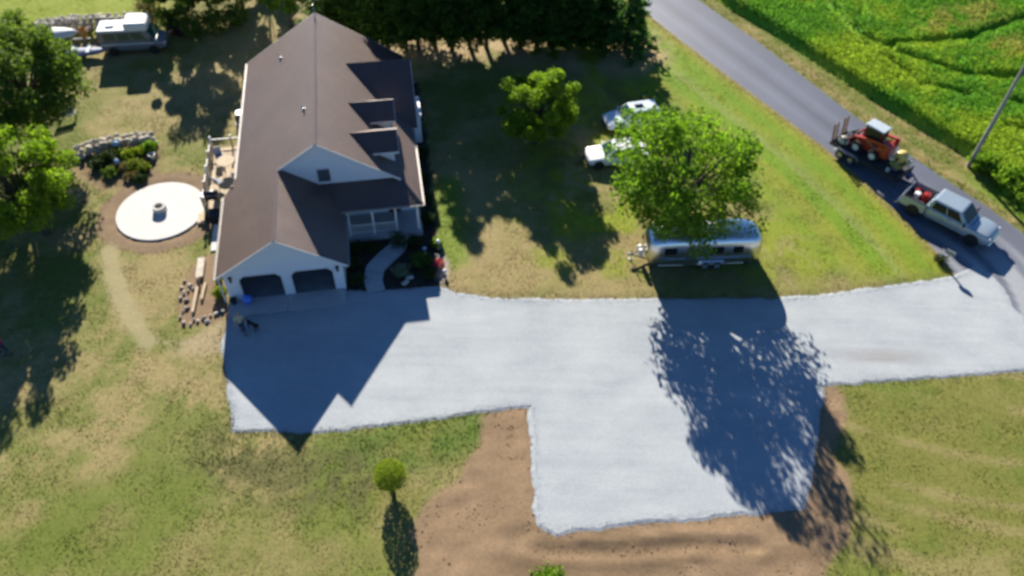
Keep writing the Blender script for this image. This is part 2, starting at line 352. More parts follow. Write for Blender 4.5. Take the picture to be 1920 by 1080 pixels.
# ground: one sheet, fine where the picture looks, reaching far past the horizon of the view
def axis_steps(a, b, st, far):
    core = np.arange(a, b + st, st); o1 = []; t = st
    x = a
    while x > -far: t *= 1.35; x -= t; o1.append(x)
    o2 = []; t = st; x = core[-1]
    while x < far: t *= 1.35; x += t; o2.append(x)
    return np.array(o1[::-1] + list(core) + o2)
gx = axis_steps(-50, 50, .26, 900); gy = axis_steps(9, 78, .26, 900)
GX, GY = np.meshgrid(gx, gy); gxf, gyf = GX.ravel(), GY.ravel()
gz = (fbm(gxf, gyf, 1.1, 4, 61) - .5) * .05
sd_ = sdist(gxf, gyf, DIRT); gz = gz + sm(sd_, .3, -.3) * (fbm(gxf, gyf, .7, 3, 15) - .55) * .10
# shallow ruts across the bottom of the bare soil
_rut = ldist(gxf, gyf, [g2(1000, 1030), g2(1150, 1035), g2(1300, 1022), g2(1420, 1025)]); gz = gz - sm(_rut, .5, .1) * .07 + sm(_rut, .3, .55) * sm(_rut, .9, .6) * .05
for P_, dz in ((DRIVE, -.09), (ROADP, -.09), (BED, -.03)):
    _d = sdist(gxf, gyf, P_); gz = np.where(_d < .45, np.minimum(gz, -.022) + dz * (_d < -.2), gz)
gz = np.where(np.hypot(gxf - DISC_C[0], gyf - DISC_C[1]) < DISC_R + .2, -.05, gz)
_lx, _ly = toH(gxf, gyf); gz = np.where((_lx > -.1) & (_lx < 12.4) & (_ly > -1.6) & (_ly < 21.7), -.06, gz)
ny, nx = GX.shape; idx = np.arange(nx * ny).reshape(ny, nx)
F = np.stack([idx[:-1, :-1], idx[:-1, 1:], idx[1:, 1:], idx[1:, :-1]], -1).reshape(-1, 4)
ground = npmesh('ground', np.stack([gxf, gyf, gz], 1), F, attrmat('lawn_and_soil', fine=.22, fscale=5.0, bump=.2, bscale=9.0), col=ground_color(gxf, gyf), smooth=True)
tag(ground, kind='structure')

def sheet(name, poly, z, m, spread=.05, skirt=.12, wob=0.0, step=.25, seed=0, kind='structure'):
    """flat laid surface with an uneven edge and a small skirt into the ground"""
    P = np.array(poly); out = []
    for i in range(len(P)):
        a, b = P[i], P[(i + 1) % len(P)]; n = max(1, int(np.linalg.norm(b - a) / step))
        for k in range(n): out.append(a + (b - a) * k / n)
    out = np.array(out)
    if wob:
        d = np.roll(out, -1, 0) - np.roll(out, 1, 0); nn = np.stack([d[:, 1], -d[:, 0]], 1); nn /= np.linalg.norm(nn, axis=1)[:, None] + 1e-9
        out = out + nn * ((fbm(out[:, 0], out[:, 1], .9, 4, seed) - .5) * 2 * wob)[:, None]
    n = len(out); q = out + 0
    d = np.roll(out, -1, 0) - np.roll(out, 1, 0); nn = np.stack([d[:, 1], -d[:, 0]], 1); nn /= np.linalg.norm(nn, axis=1)[:, None] + 1e-9
    ar = np.sum(out[:, 0] * np.roll(out[:, 1], -1) - np.roll(out[:, 0], -1) * out[:, 1]); sg = 1 if ar > 0 else -1
    lo = out + nn * sg * spread
    V = [(x, y, z) for x, y in out] + [(x, y, z - skirt) for x, y in lo]
    bm = bmesh.new(); bv = [bm.verts.new(v) for v in V]
    f = bm.faces.new(bv[:n])
    for i in range(n): bm.faces.new((bv[i], bv[i + n], bv[(i + 1) % n + n], bv[(i + 1) % n]))
    bmesh.ops.triangulate(bm, faces=[f]); bmesh.ops.recalc_face_normals(bm, faces=bm.faces)
    me = bpy.data.meshes.new(name); bm.to_mesh(me); bm.free()
    o = link(name, me, m); return tag(o, kind=kind)

def gravelmat():
    m, nt, b = _new('crushed_stone'); N = nt.nodes; L = nt.links
    tc = N.new('ShaderNodeTexCoord')
    def noise(sc, det, st=None):
        n = N.new('ShaderNodeTexNoise'); n.inputs['Scale'].default_value = sc; n.inputs['Detail'].default_value = det; n.inputs['Roughness'].default_value = .6
        if st:
            mp = N.new('ShaderNodeMapping'); mp.inputs['Scale'].default_value = st; mp.inputs['Rotation'].default_value = (0, 0, R(-4)); L.new(tc.outputs['Object'], mp.inputs[0]); L.new(mp.outputs[0], n.inputs[0])
        else: L.new(tc.outputs['Object'], n.inputs[0])
        return n
    a = noise(.4, 5, (.75, 1.25, 1)); f = noise(16, 4); t = noise(1.1, 3, (.12, 2.2, 1))
    r = N.new('ShaderNodeValToRGB'); L.new(a.outputs[0], r.inputs[0]); e = r.color_ramp.elements
    e[0].position = .3; e[0].color = (.318, .352, .378, 1); e[1].position = .68; e[1].color = (.405, .435, .452, 1)
    def mul(src, lo, hi, fac):
        mr = N.new('ShaderNodeMapRange'); mr.inputs[1].default_value = .3; mr.inputs[2].default_value = .7; mr.inputs[3].default_value = lo; mr.inputs[4].default_value = hi; L.new(fac.outputs[0], mr.inputs[0])
        mu = N.new('ShaderNodeVectorMath'); mu.operation = 'SCALE'; L.new(src, mu.inputs[0]); L.new(mr.outputs[0], mu.inputs['Scale']); return mu.outputs[0]
    o = mul(r.outputs[0], .85, 1.13, f); o = mul(o, .955, 1.035, t)
    # brownish damp strip where soil was tracked in
    ge = N.new('ShaderNodeSeparateXYZ'); L.new(tc.outputs['Object'], ge.inputs[0])
    c0 = gp(1650, 668)
    def band(axis, c, h):
        s = N.new('ShaderNodeMath'); s.operation = 'SUBTRACT'; L.new(ge.outputs[axis], s.inputs[0]); s.inputs[1].default_value = c
        ab = N.new('ShaderNodeMath'); ab.operation = 'ABSOLUTE'; L.new(s.outputs[0], ab.inputs[0])
        mr = N.new('ShaderNodeMapRange'); mr.interpolation_type = 'SMOOTHSTEP'; mr.inputs[1].default_value = h; mr.inputs[2].default_value = 0; mr.inputs[3].default_value = 0; mr.inputs[4].default_value = 1; L.new(ab.outputs[0], mr.inputs[0]); return mr
    bx, by = band('X', float(c0[0]), 4.2), band('Y', float(c0[1]), .85)
    m1 = N.new('ShaderNodeMath'); m1.operation = 'MULTIPLY'; L.new(bx.outputs[0], m1.inputs[0]); L.new(by.outputs[0], m1.inputs[1])
    m2 = N.new('ShaderNodeMath'); m2.operation = 'MULTIPLY'; L.new(m1.outputs[0], m2.inputs[0]); L.new(t.outputs[0], m2.inputs[1])
    mx = N.new('ShaderNodeMix'); mx.data_type = 'RGBA'; L.new(m2.outputs[0], mx.inputs['Factor']); L.new(o, mx.inputs['A']); mx.inputs['B'].default_value = (.20, .17, .15, 1)
    L.new(mx.outputs['Result'], b.inputs['Base Color']); b.inputs['Roughness'].default_value = .95; b.inputs['Specular IOR Level'].default_value = .15
    bn = noise(13, 5); bp = N.new('ShaderNodeBump'); bp.inputs['Strength'].default_value = .55; bp.inputs['Distance'].default_value = .04; L.new(bn.outputs[0], bp.inputs['Height']); L.new(bp.outputs[0], b.inputs['Normal'])
    return m
M_GRAVEL = gravelmat()
sheet('gravel_driveway', DRIVE, .018, M_GRAVEL, spread=.22, skirt=.05, wob=.22, step=.12, seed=77)

def asphaltmat():
    m, nt, b = _new('asphalt'); N = nt.nodes; L = nt.links
    tc = N.new('ShaderNodeTexCoord'); at = N.new('ShaderNodeAttribute'); at.attribute_name = 'Col'
    n = N.new('ShaderNodeTexNoise'); n.inputs['Scale'].default_value = 20; n.inputs['Detail'].default_value = 5; L.new(tc.outputs['Object'], n.inputs[0])
    mr = N.new('ShaderNodeMapRange'); mr.inputs[1].default_value = .3; mr.inputs[2].default_value = .7; mr.inputs[3].default_value = .82; mr.inputs[4].default_value = 1.18; L.new(n.outputs[0], mr.inputs[0])
    mu = N.new('ShaderNodeVectorMath'); mu.operation = 'SCALE'; L.new(at.outputs['Color'], mu.inputs[0]); L.new(mr.outputs[0], mu.inputs['Scale']); L.new(mu.outputs[0], b.inputs['Base Color'])
    b.inputs['Roughness'].default_value = .5; b.inputs['Specular IOR Level'].default_value = .6
    bp = N.new('ShaderNodeBump'); bp.inputs['Strength'].default_value = .3; bp.inputs['Distance'].default_value = .02; L.new(n.outputs[0], bp.inputs['Height']); L.new(bp.outputs[0], b.inputs['Normal'])
    return m
# road: strip between its two edges, wheel tracks and spilled gravel dust in its colour
def resample(line, n):
    P = np.array(line); d = np.r_[0, np.cumsum(np.linalg.norm(np.diff(P, axis=0), axis=1))]; t = np.linspace(0, d[-1], n); return np.stack([np.interp(t, d, P[:, k]) for k in (0, 1)], 1)
ra, rb = resample(ROAD_L, 240), resample(ROAD_R, 240); NW = 28
uu = np.linspace(0, 1, NW + 1); RV = ra[:, None] * (1 - uu)[None, :, None] + rb[:, None] * uu[None, :, None]
edge = np.minimum(uu, 1 - uu)[None] ; rz = .022 + .05 * np.sqrt(np.clip(edge * 2, 0, 1)) * np.ones((240, 1))
rx, ry = RV[..., 0].ravel(), RV[..., 1].ravel(); U_ = np.tile(uu, (240, 1)).ravel()
rc = np.array([.098, .108, .142])[None] * (0.86 + .26 * fbm(rx, ry, 3.0, 4, 12))[:, None]
trk = np.exp(-((U_ - .24) / .07) ** 2) + np.exp(-((U_ - .66) / .08) ** 2); rc = rc * (1 + .22 * trk * (.6 + .8 * fbm(rx, ry, 6, 3, 2)))[:, None]
rc = rc * (1 - .22 * np.exp(-((U_ - .45) / .06) ** 2))[:, None]
dsh = sm(np.hypot(rx - gp(1890, 560)[0], ry - gp(1890, 560)[1]), 9.0, 1.5); arc_ = np.hypot(rx - 23.5, ry - 34.5)
sw = sm(vnoise(arc_ * 1.5, np.zeros_like(arc_), 4), .35, .75)
rc = rc * (1 - (dsh * (.15 + .75 * sw))[:, None]) + np.array([.33, .345, .36]) * (dsh * (.15 + .75 * sw))[:, None]
ridx = np.arange(240 * (NW + 1)).reshape(240, NW + 1)
RF = np.stack([ridx[:-1, :-1], ridx[:-1, 1:], ridx[1:, 1:], ridx[1:, :-1]], -1).reshape(-1, 4)
road = npmesh('road', np.stack([rx, ry, rz.ravel() - .045], 1), RF, asphaltmat(), col=rc, smooth=True); tag(road, kind='structure')

M_CONC = mat('pale_concrete', (.57, .555, .53), rough=.85, var=.05, scale=1.4, bump=.08, bscale=30)
M_CONC2 = mat('grey_concrete', (.40, .41, .42), rough=.85, var=.08, scale=1.2, bump=.08, bscale=30)
# round patio, poured in one go, with tooled joints
mb = MB(); seg = 72
mb.lathe([(DISC_R, -.1), (DISC_R, .045), (DISC_R - .03, .06), (.02, .062)], n=seg)
patio = mb.build('patio', M_CONC); patio.location = (DISC_C[0], DISC_C[1], 0); tag(patio, kind='structure')
# garage apron, slabs with a joint between them
ap = bpy.data.objects.new('garage_apron', None); COL.objects.link(ap); ap.location = tuple(HO); ap.rotation_euler = (0, 0, HOUSE_A); tag(ap, kind='structure')
for x0, x1 in ((-.02, 3.49), (3.51, 7.04)):
    MB().add([(x0, -1.35, .035), (x1, -1.25, .035), (x1, -.01, .10), (x0, -.01, .10), (x0, -1.36, -.1), (x1, -1.26, -.1), (x1, -.01, -.1), (x0, -.01, -.1)], [(0, 1, 2, 3), (0, 4, 5, 1), (1, 5, 6, 2), (2, 6, 7, 3), (3, 7, 4, 0), (7, 6, 5, 4)]).build('concrete_slab', M_CONC2, ap)
# curved walk to the porch, in tooled slabs
wk = bpy.data.objects.new('path', None); COL.objects.link(wk); tag(wk, kind='structure')
C_ = resample(WALK, 36); T_ = np.gradient(C_, axis=0); T_ /= np.linalg.norm(T_, axis=1)[:, None]; Nn = np.stack([T_[:, 1], -T_[:, 0]], 1)
hw = np.interp(np.arange(36), [0, 20, 35], [.55, .62, .55])
for a in range(0, 35, 5):
    rng_ = list(range(a, min(a + 6, 36))); cc = C_.copy()
    Lp = [C_[i] - Nn[i] * hw[i] + (T_[i] * .012 if i == rng_[0] else -T_[i] * .012 if i == rng_[-1] else 0) for i in rng_]; Rp = [C_[i] + Nn[i] * hw[i] + (T_[i] * .012 if i == rng_[0] else -T_[i] * .012 if i == rng_[-1] else 0) for i in rng_]
    poly = [tuple(p) for p in Lp] + [tuple(p) for p in Rp[::-1]]
    MB().slab(poly, lambda x, y: .075, .14).build('concrete_slab', M_CONC2, wk)
# concrete strip beside the garage wall
st = bpy.data.objects.new('side_walk', None); COL.objects.link(st); st.location = tuple(HO); st.rotation_euler = (0, 0, HOUSE_A); tag(st, kind='structure')
for k, (y0, y1) in enumerate(((4.55, 5.8), (5.83, 7.05))): MB().b2(-1.55, -.75, y0, y1, -.1, .09, ch=.02).build('concrete_slab', M_CONC, st)

# ---------------------------------------------------------------- crop field
fx = np.arange(14, 62, .33); fy = np.arange(30, 92, .33); FX, FY = np.meshgrid(fx, fy); fxf, fyf = FX.ravel(), FY.ravel()
LANES = [[g2(*p) for p in l] for l in [[(1530, -5), (1575, 45), (1600, 75), (1650, 97), (1720, 92), (1800, 85), (1870, 60), (1960, 30)], [(1655, 100), (1740, 132), (1800, 152), (1865, 158), (1960, 150)], [(1560, 5), (1580, 45)], [(1605, 2), (1612, 40)], [(1650, 118), (1720, 170), (1800, 190)], [(1880, 250), (1960, 270)], [(1890, 205), (1970, 225)]]]
def field_h(x, y):
    e = sdist(x, y, FIELD); h = sm(e, .1, -.6) * (.84 + .16 * fbm(x, y, 1.5, 3, 44) + .16 * (fbm(x, y, .5, 2, 46) - .5))
    for i, l in enumerate(LANES):
        d = ldist(x, y, l) + (fbm(x, y, 1.2, 3, 48) - .5) * .7; h = h - sm(d, .6, .15) * (.75 if i < 2 else .35)
    return np.maximum(h, -.05)
def field_c(x, y):
    n = fbm(x, y, 6, 4, 81); n2 = fbm(x, y, 1.2, 3, 83); t = sm(n * .7 + n2 * .3, .42, .64)
    c = np.array([.135, .330, .026]) * (1 - t[:, None]) + np.array([.310, .440, .032]) * t[:, None]
    yl = sm(ldist(x, y, [g2(1740, 60), g2(1850, 35)]), 2.6, .6) + sm(ldist(x, y, [g2(1850, 110), g2(1960, 90)]), 2.2, .5); yl = np.clip(yl, 0, 1) * sm(n2, .3, .5)
    return c * (1 - yl[:, None] * .75) + np.array([.38, .36, .085]) * yl[:, None] * .75
fe = sdist(fxf, fyf, FIELD); fh = field_h(fxf, fyf)
nyf, nxf = FX.shape; fid = np.arange(nxf * nyf).reshape(nyf, nxf)
FF = np.stack([fid[:-1, :-1], fid[:-1, 1:], fid[1:, 1:], fid[1:, :-1]], -1).reshape(-1, 4)
FF = FF[(fe[FF] < .4).all(1)]
used = np.unique(FF); remap = np.full(len(fxf), -1); remap[used] = np.arange(len(used)); FF = remap[FF]
crop = npmesh('crop_field', np.stack([fxf, fyf, fh * .8], 1)[used], FF, attrmat('crop_shade', fine=.5, fscale=6, bump=1.0, bscale=7), col=field_c(fxf[used], fyf[used]) * .9, smooth=True)
tag(crop, 'dense green and yellow crop field beyond the road', 'field', kind='stuff')
n = 290000; px_ = RNG.uniform(14, 50, n); py_ = RNG.uniform(36, 80, n)
def inview(x, y, m=60):
    X = np.stack([x, y, np.zeros_like(x)], 1) - np.array([0, 0, CAM_H]); k = X @ _f; u = 960 + CAM_F * (X @ _r) / k; v = 540 - CAM_F * (X @ _u) / k
    return (u > -m) & (u < 1920 + m) & (v > -m) & (v < 1080 + m)
ok = (sdist(px_, py_, FIELD) < .15) & inview(px_, py_, 90); px_, py_ = px_[ok], py_[ok]
hh = field_h(px_, py_); keep = RNG.random(len(hh)) < np.clip(hh + .35, .12, 1); px_, py_, hh = px_[keep], py_[keep], hh[keep]
ed = sm(sdist(px_, py_, FIELD), -.7, 0); pz = hh * (.80 + .38 * RNG.random(len(hh))) * (1 - ed * RNG.random(len(hh)) * .9)
V, F = kites(np.stack([px_, py_, pz], 1), RNG.uniform(.10, .21, len(px_)), up=.5, asp=.75)
fc = field_c(px_, py_) * RNG.uniform(.7, 1.35, len(px_))[:, None]
cl = npmesh('crop_leaves', V, F, attrmat('crop_leaf', fine=.1, bump=0, trans=.5, rough=.7, spec=.1), col=np.repeat(fc, 4, 0))
tag(cl, 'broad leaves of the green crop beside the road', 'crop leaves', kind='stuff')

# ---------------------------------------------------------------- grass blades on the lawns
n = 520000; bx = RNG.uniform(-48, 46, n); by = RNG.uniform(11, 76, n)
ok = inview(bx, by, 40); bx, by = bx[ok], by[ok]
_lx, _ly = toH(bx, by)
ok = (sdist(bx, by, DRIVE) > -.05) & (sdist(bx, by, ROADP) > .02) & (sdist(bx, by, FIELD) > 0) & (sdist(bx, by, BED) > .05) & (np.hypot(bx - DISC_C[0], by - DISC_C[1]) > 3.9 + RNG.normal(size=len(bx)) * .12) & ~((_lx > -.2) & (_lx < 12.6) & (_ly > -1.5) & (_ly < 21.8)) & (sdist(bx, by, STONYBED) > -.1)
ok &= (sdist(bx, by, DIRT) + (fbm(bx, by, 1.6, 4, 9) - .5) * 1.3 + RNG.normal(size=len(bx)) * .12 > -.05) & (ldist(bx, by, TRACK) > .5)
bx, by = bx[ok], by[ok]; n = len(bx)
cg = ground_color(bx, by); wild = sm(ldist(bx, by, [g2(430, 840), g2(560, 870), g2(760, 850), g2(880, 810)]), 3.2, 1.2) + sm(ldist(bx, by, ROAD_R), 4.5, 3.0) * .8
hgt = RNG.uniform(.018, .042, n) * (1 + .7 * np.clip(wild, 0, 1)); an = RNG.uniform(0, 2 * math.pi, n); wd = RNG.uniform(.03, .06, n)
ln = RNG.normal(size=(n, 2)) * .045
B0 = np.stack([bx + np.cos(an) * wd, by + np.sin(an) * wd, np.full(n, -.01)], 1); B1 = np.stack([bx - np.cos(an) * wd, by - np.sin(an) * wd, np.full(n, -.01)], 1); B2 = np.stack([bx + ln[:, 0], by + ln[:, 1], hgt], 1)
V = np.stack([B0, B1, B2], 1).reshape(-1, 3); F = np.arange(n * 3).reshape(n, 3)
gcol = cg * RNG.uniform(.95, 1.35, n)[:, None]
gr = npmesh('lawn_grass', V, F, attrmat('grass_blade', fine=.05, bump=0, trans=.45, rough=.8, spec=.1), col=np.repeat(gcol, 3, 0))
tag(gr, 'short mown grass of the lawns, green to straw coloured', 'grass', kind='stuff')

# ================================================================== THE HOUSE
def shinglemat():
    m, nt, b = _new('roof_shingle'); N = nt.nodes; L = nt.links
    tc = N.new('ShaderNodeTexCoord')
    br = N.new('ShaderNodeTexBrick'); br.inputs['Scale'].default_value = 1.0; br.inputs['Brick Width'].default_value = .33; br.inputs['Row Height'].default_value = .14; br.inputs['Mortar Size'].default_value = .008
    br.inputs['Color1'].default_value = (.098, .062, .050, 1); br.inputs['Color2'].default_value = (.080, .052, .043, 1); br.inputs['Mortar'].default_value = (.05, .036, .032, 1)
    mp = N.new('ShaderNodeMapping'); mp.inputs['Rotation'].default_value = (0, 0, R(90)); L.new(tc.outputs['Object'], mp.inputs[0]); L.new(mp.outputs[0], br.inputs[0])
    n = N.new('ShaderNodeTexNoise'); n.inputs['Scale'].default_value = .45; n.inputs['Detail'].default_value = 5; L.new(tc.outputs['Object'], n.inputs[0])
    mr = N.new('ShaderNodeMapRange'); mr.inputs[1].default_value = .3; mr.inputs[2].default_value = .7; mr.inputs[3].default_value = .82; mr.inputs[4].default_value = 1.12; L.new(n.outputs[0], mr.inputs[0])
    mu = N.new('ShaderNodeVectorMath'); mu.operation = 'SCALE'; L.new(br.outputs[0], mu.inputs[0]); L.new(mr.outputs[0], mu.inputs['Scale']); L.new(mu.outputs[0], b.inputs['Base Color'])
    b.inputs['Roughness'].default_value = .47; b.inputs['Specular IOR Level'].default_value = .95; b.inputs['Specular Tint'].default_value = (1.0, .88, .82, 1)
    bp = N.new('ShaderNodeBump'); bp.inputs['Strength'].default_value = .4; bp.inputs['Distance'].default_value = .02; L.new(br.outputs['Fac'], bp.inputs['Height']); L.new(bp.outputs[0], b.inputs['Normal'])
    return m
def sidingmat():
    m, nt, b = _new('white_siding'); N = nt.nodes; L = nt.links
    tc = N.new('ShaderNodeTexCoord'); wv = N.new('ShaderNodeTexWave'); wv.wave_type = 'BANDS'; wv.bands_direction = 'Z'; wv.wave_profile = 'SAW'; wv.inputs['Scale'].default_value = 1.6; wv.inputs['Distortion'].default_value = 0
    L.new(tc.outputs['Object'], wv.inputs[0]); n = N.new('ShaderNodeTexNoise'); n.inputs['Scale'].default_value = 1.2; L.new(tc.outputs['Object'], n.inputs[0])
    r = N.new('ShaderNodeValToRGB'); r.color_ramp.elements[0].color = (.70, .74, .80, 1); r.color_ramp.elements[1].color = (.78, .81, .86, 1); L.new(n.outputs[0], r.inputs[0]); L.new(r.outputs[0], b.inputs['Base Color'])
    b.inputs['Roughness'].default_value = .5
    bp = N.new('ShaderNodeBump'); bp.inputs['Strength'].default_value = .5; bp.inputs['Distance'].default_value = .02; L.new(wv.outputs['Fac'], bp.inputs['Height']); L.new(bp.outputs[0], b.inputs['Normal'])
    return m
M_ROOF, M_SID = shinglemat(), sidingmat()
M_CAP = mat('ridge_shingle', (.10, .065, .06), rough=.5, spec=.9, var=.15, scale=5)
M_TRIM = mat('white_trim', (.72, .72, .72), rough=.45, var=.04)
M_DARK = mat('dark_interior', (.030, .028, .028), rough=.9, var=.2)
M_GLASS = mat('window_glass', (.012, .016, .022), rough=.06, var=.1, spec=.8)
M_BLACK = mat('black_metal', (.016, .016, .018), rough=.4, var=.2)
M_GFLOOR = mat('garage_floor', (.20, .205, .22), rough=.7, var=.15, scale=1.5)
M_VENT = mat('vent_slat', (.13, .135, .15), rough=.6)
M_WOOD = mat('weathered_wood', (.48, .385, .255), rough=.8, var=.22, scale=3, stretch=(6, .6, 2), bump=.15, bscale=18)
M_PVC = mat('white_plastic', (.78, .78, .77), rough=.4, var=.04)
M_STEEL = mat('galvanised_steel', (.52, .53, .54), rough=.35, metal=.8, var=.08)

house = thing('house', 'white house with brown gabled roof, two dormers and open double garage', 'house', HO, HOUSE_A)
P_ = .667
zL = lambda x, y: 5.0 + P_ * (x - 3.58)
zGR = lambda x, y: 5.0 - P_ * (x - 3.58)
zR = lambda x, y: 6.75 - P_ * (x - 6.2)
zP = lambda x, y: 2.62 + .4 * (y - 4.3)
zWS = lambda x, y: 5.43 - P_ * (16.8 - y)
zWN = lambda x, y: 5.43 - P_ * (y - 16.8)
TH = .13
roof = MB()
roof.slab([(6.2, 6.05), (6.2, 21.9), (.5, 21.9), (.5, 8.2), (-.3, 6.95), (-.3, -.3), (3.58, -.3), (3.58, 6.05)], zL, TH)
roof.slab([(3.58, -.3), (7.45, -.3), (7.45, 4.3), (7.15, 4.3), (5.98, 6.25), (3.58, 6.25)], zGR, TH)
roof.slab([(7.15, 4.3), (12.42, 4.3), (11.2, 6.25), (5.98, 6.25)], zP, TH)
roof.slab([(6.2, 6.05), (11.22, 6.05), (11.2, 6.25), (12.42, 4.3), (12.42, 21.9), (6.2, 21.9)], zR, TH)
roof.slab([(8.18, 16.8), (12.78, 16.8), (12.78, 12.56), (12.42, 12.57)], lambda x, y: zWS(x, y) + .006, TH)
roof.slab([(8.18, 16.8), (12.78, 16.8), (12.78, 21.04), (12.42, 21.03)], lambda x, y: zWN(x, y) + .006, TH)
roof_o = roof.build('roof', M_ROOF, house)
# ridge caps: row of bent shingles, joined
def ridgecap(a, b, nrm1, nrm2, wd=.15):
    rc_ = MB()
    a = Vector(a); b = Vector(b); n_ = int((b - a).length / .3); t = (b - a).normalized()
    for i in range(n_):
        p = a + (b - a) * i / n_; q = a + (b - a) * (i + 1.06) / n_; u1 = Vector(nrm1) * wd; u2 = Vector(nrm2) * wd; z0 = Vector((0, 0, .022)); z1 = Vector((0, 0, .032))
        rc_.add([p + z0, q + z1, q + u1 + z1, p + u1 + z0, q + u2 + z1, p + u2 + z0], [(0, 1, 2, 3), (1, 0, 5, 4)])
    rc_.build('ridge_cap', M_CAP, roof_o)
ridgecap((6.2, 6.05, 6.75), (6.2, 21.9, 6.75), (-.83, 0, -.555), (.83, 0, -.555))
ridgecap((3.58, -.3, 5.0), (3.58, 5.95, 5.0), (-.83, 0, -.555), (.83, 0, -.555))
ridgecap((8.25, 16.8, 5.436), (12.78, 16.8, 5.436), (0, -.83, -.555), (0, .83, -.555))
ridgecap((12.42, 4.3, 2.62), (11.25, 6.2, 3.38), (.72, .4, -.48), (-.72, -.4, -.16))
# plumbing pipes through the left slope
for x, y in ((3.5, 19.0), (5.45, 10.5)):
    z = zL(x, y); pp = MB().lathe([(.055, -.1), (.055, .34), (.04, .35), (.035, .2)], n=10, c=(x, y, z)).build('vent_pipe', M_PVC, roof_o)
    fl = MB().lathe([(.16, -.09), (.155, -.01), (.07, .1), (.058, .1)], n=10, c=(x, y, z)).build('pipe_flashing', M_STEEL, roof_o)
# walls
fs = lambda z: z - TH - .005
gw = MB()
ox = (.9, 3.38, 3.98, 6.46); OT = 2.04
gp_ = [(.05, 0), (ox[0], 0), (ox[0], OT - .3), (ox[0] + .3, OT), (ox[1] - .3, OT), (ox[1], OT - .3), (ox[1], 0), (ox[2], 0), (ox[2], OT - .3), (ox[2] + .3, OT), (ox[3] - .3, OT), (ox[3], OT - .3), (ox[3], 0), (7.08, 0), (7.08, fs(zGR(7.08, 0))), (3.58, fs(5.0)), (.05, fs(zL(.05, 0)))]
gw.wall(gp_, 0, .16)
gw.wall([(.16, 0), (7.6, 0), (7.6, fs(zL(.2, 0))), (.16, fs(zL(.2, 0)))], .05, .2, 'x')
gw.wall([(.16, 0), (6.2, 0), (6.2, fs(zGR(7.08, 0))), (.16, fs(zGR(7.08, 0)))], 6.93, 7.08, 'x')
gwo = gw.build('garage_wall', M_SID, house)
MB().b2(.2, 6.93, .0, 7.4, -.05, .09).build('garage_floor', M_GFLOOR, house)
MB().b2(.2, 6.93, 7.4, 7.55, 0, 2.9).build('garage_back_wall', mat('bare_stud_wall', (.20, .16, .12), rough=.9, var=.3), house)
MB().b2(.2, 6.93, .17, 7.39, 2.36, 2.42).build('garage_ceiling', M_TRIM, house)
for a, b in ((ox[0], ox[1]), (ox[2], ox[3])):      # sectional doors rolled up under the ceiling
    d = MB()
    for k in range(4): d.b2(a - .05, b + .05, .35 + k * .56, .35 + k * .56 + .54, 2.12, 2.17, ch=.01)
    d.build('garage_door', M_TRIM, house)
    t = MB(); w_ = .07
    t.wall([(a - w_, .1), (a, .1), (a, OT - .3), (a + .3, OT), (b - .3, OT), (b, OT - .3), (b, .1), (b + w_, .1), (b + w_, OT - .27), (b - .27, OT + w_), (a + .27, OT + w_), (a - w_, OT - .27)], -.03, -.003)
    t.build('door_trim', M_TRIM, house)
for x in (.45, 6.78):
    l = MB().box((x, -.1, 1.93), (.14, .16, .3), ch=.03, top=(.7, .7)).build('wall_lantern', M_BLACK, house); MB().box((x, -.1, 2.12), (.2, .2, .05), ch=.02).build('lantern_cap', M_BLACK, l)
mw = MB()
mw.wall([(3.62, fs(4.98)), (6.2, fs(6.75)), (11.5, fs(zR(11.5, 0))), (11.5, 3.0), (5.98, 3.0)], 6.25, 6.4)
mwo = mw.build('gable_wall', M_SID, house)
w2 = MB()
w2.wall([(7.08, 0), (12.1, 0), (12.1, fs(zR(12.1, 0))), (7.08, fs(zR(12.1, 0)) + .3)], 6.41, 6.55)
w2.wall([(6.41, 0), (21.5, 0), (21.5, fs(zR(12.1, 0))), (6.41, fs(zR(12.1, 0)))], 12.0, 12.1, 'x')
w2.wall([(7.6, 0), (21.5, 0), (21.5, fs(zL(.9, 0))), (7.6, fs(zL(.9, 0)))], .9, 1.0, 'x')
w2.wall([(.9, 0), (12.1, 0), (12.1, fs(zR(12.1, 0))), (6.2, fs(6.75)), (.9, fs(zL(.9, 0)))], 21.4, 21.5)
w2.wall([(12.7, 0), (20.9, 0), (20.9, fs(zWN(0, 20.9))), (16.8, fs(5.43)), (12.7, fs(zWS(0, 12.7)))], 12.4, 12.5, 'x')
w2.wall([(12.1, 0), (12.4, 0), (12.4, fs(zWS(0, 12.7))), (12.1, fs(zWS(0, 12.7)))], 12.7, 12.8)
w2.build('wall', M_SID, house)
# gable vent
vt = MB(); vt.b2(5.98, 6.76, 6.215, 6.247, 3.62, 4.62); vo = vt.build('gable_vent', M_DARK, house)
vf = MB()
for x0, x1, z0, z1 in ((5.92, 5.98, 3.56, 4.68), (6.76, 6.82, 3.56, 4.68), (5.98, 6.76, 4.62, 4.68), (5.98, 6.76, 3.56, 3.62)): vf.b2(x0, x1, 6.19, 6.247, z0, z1)
vf.build('vent_frame', M_TRIM, vo)
for k in range(6): MB().box((6.37, 6.195, 3.70 + k * .165), (.77, .10, .018), rot=(R(38), 0, 0)).build('slat', M_VENT, vo)
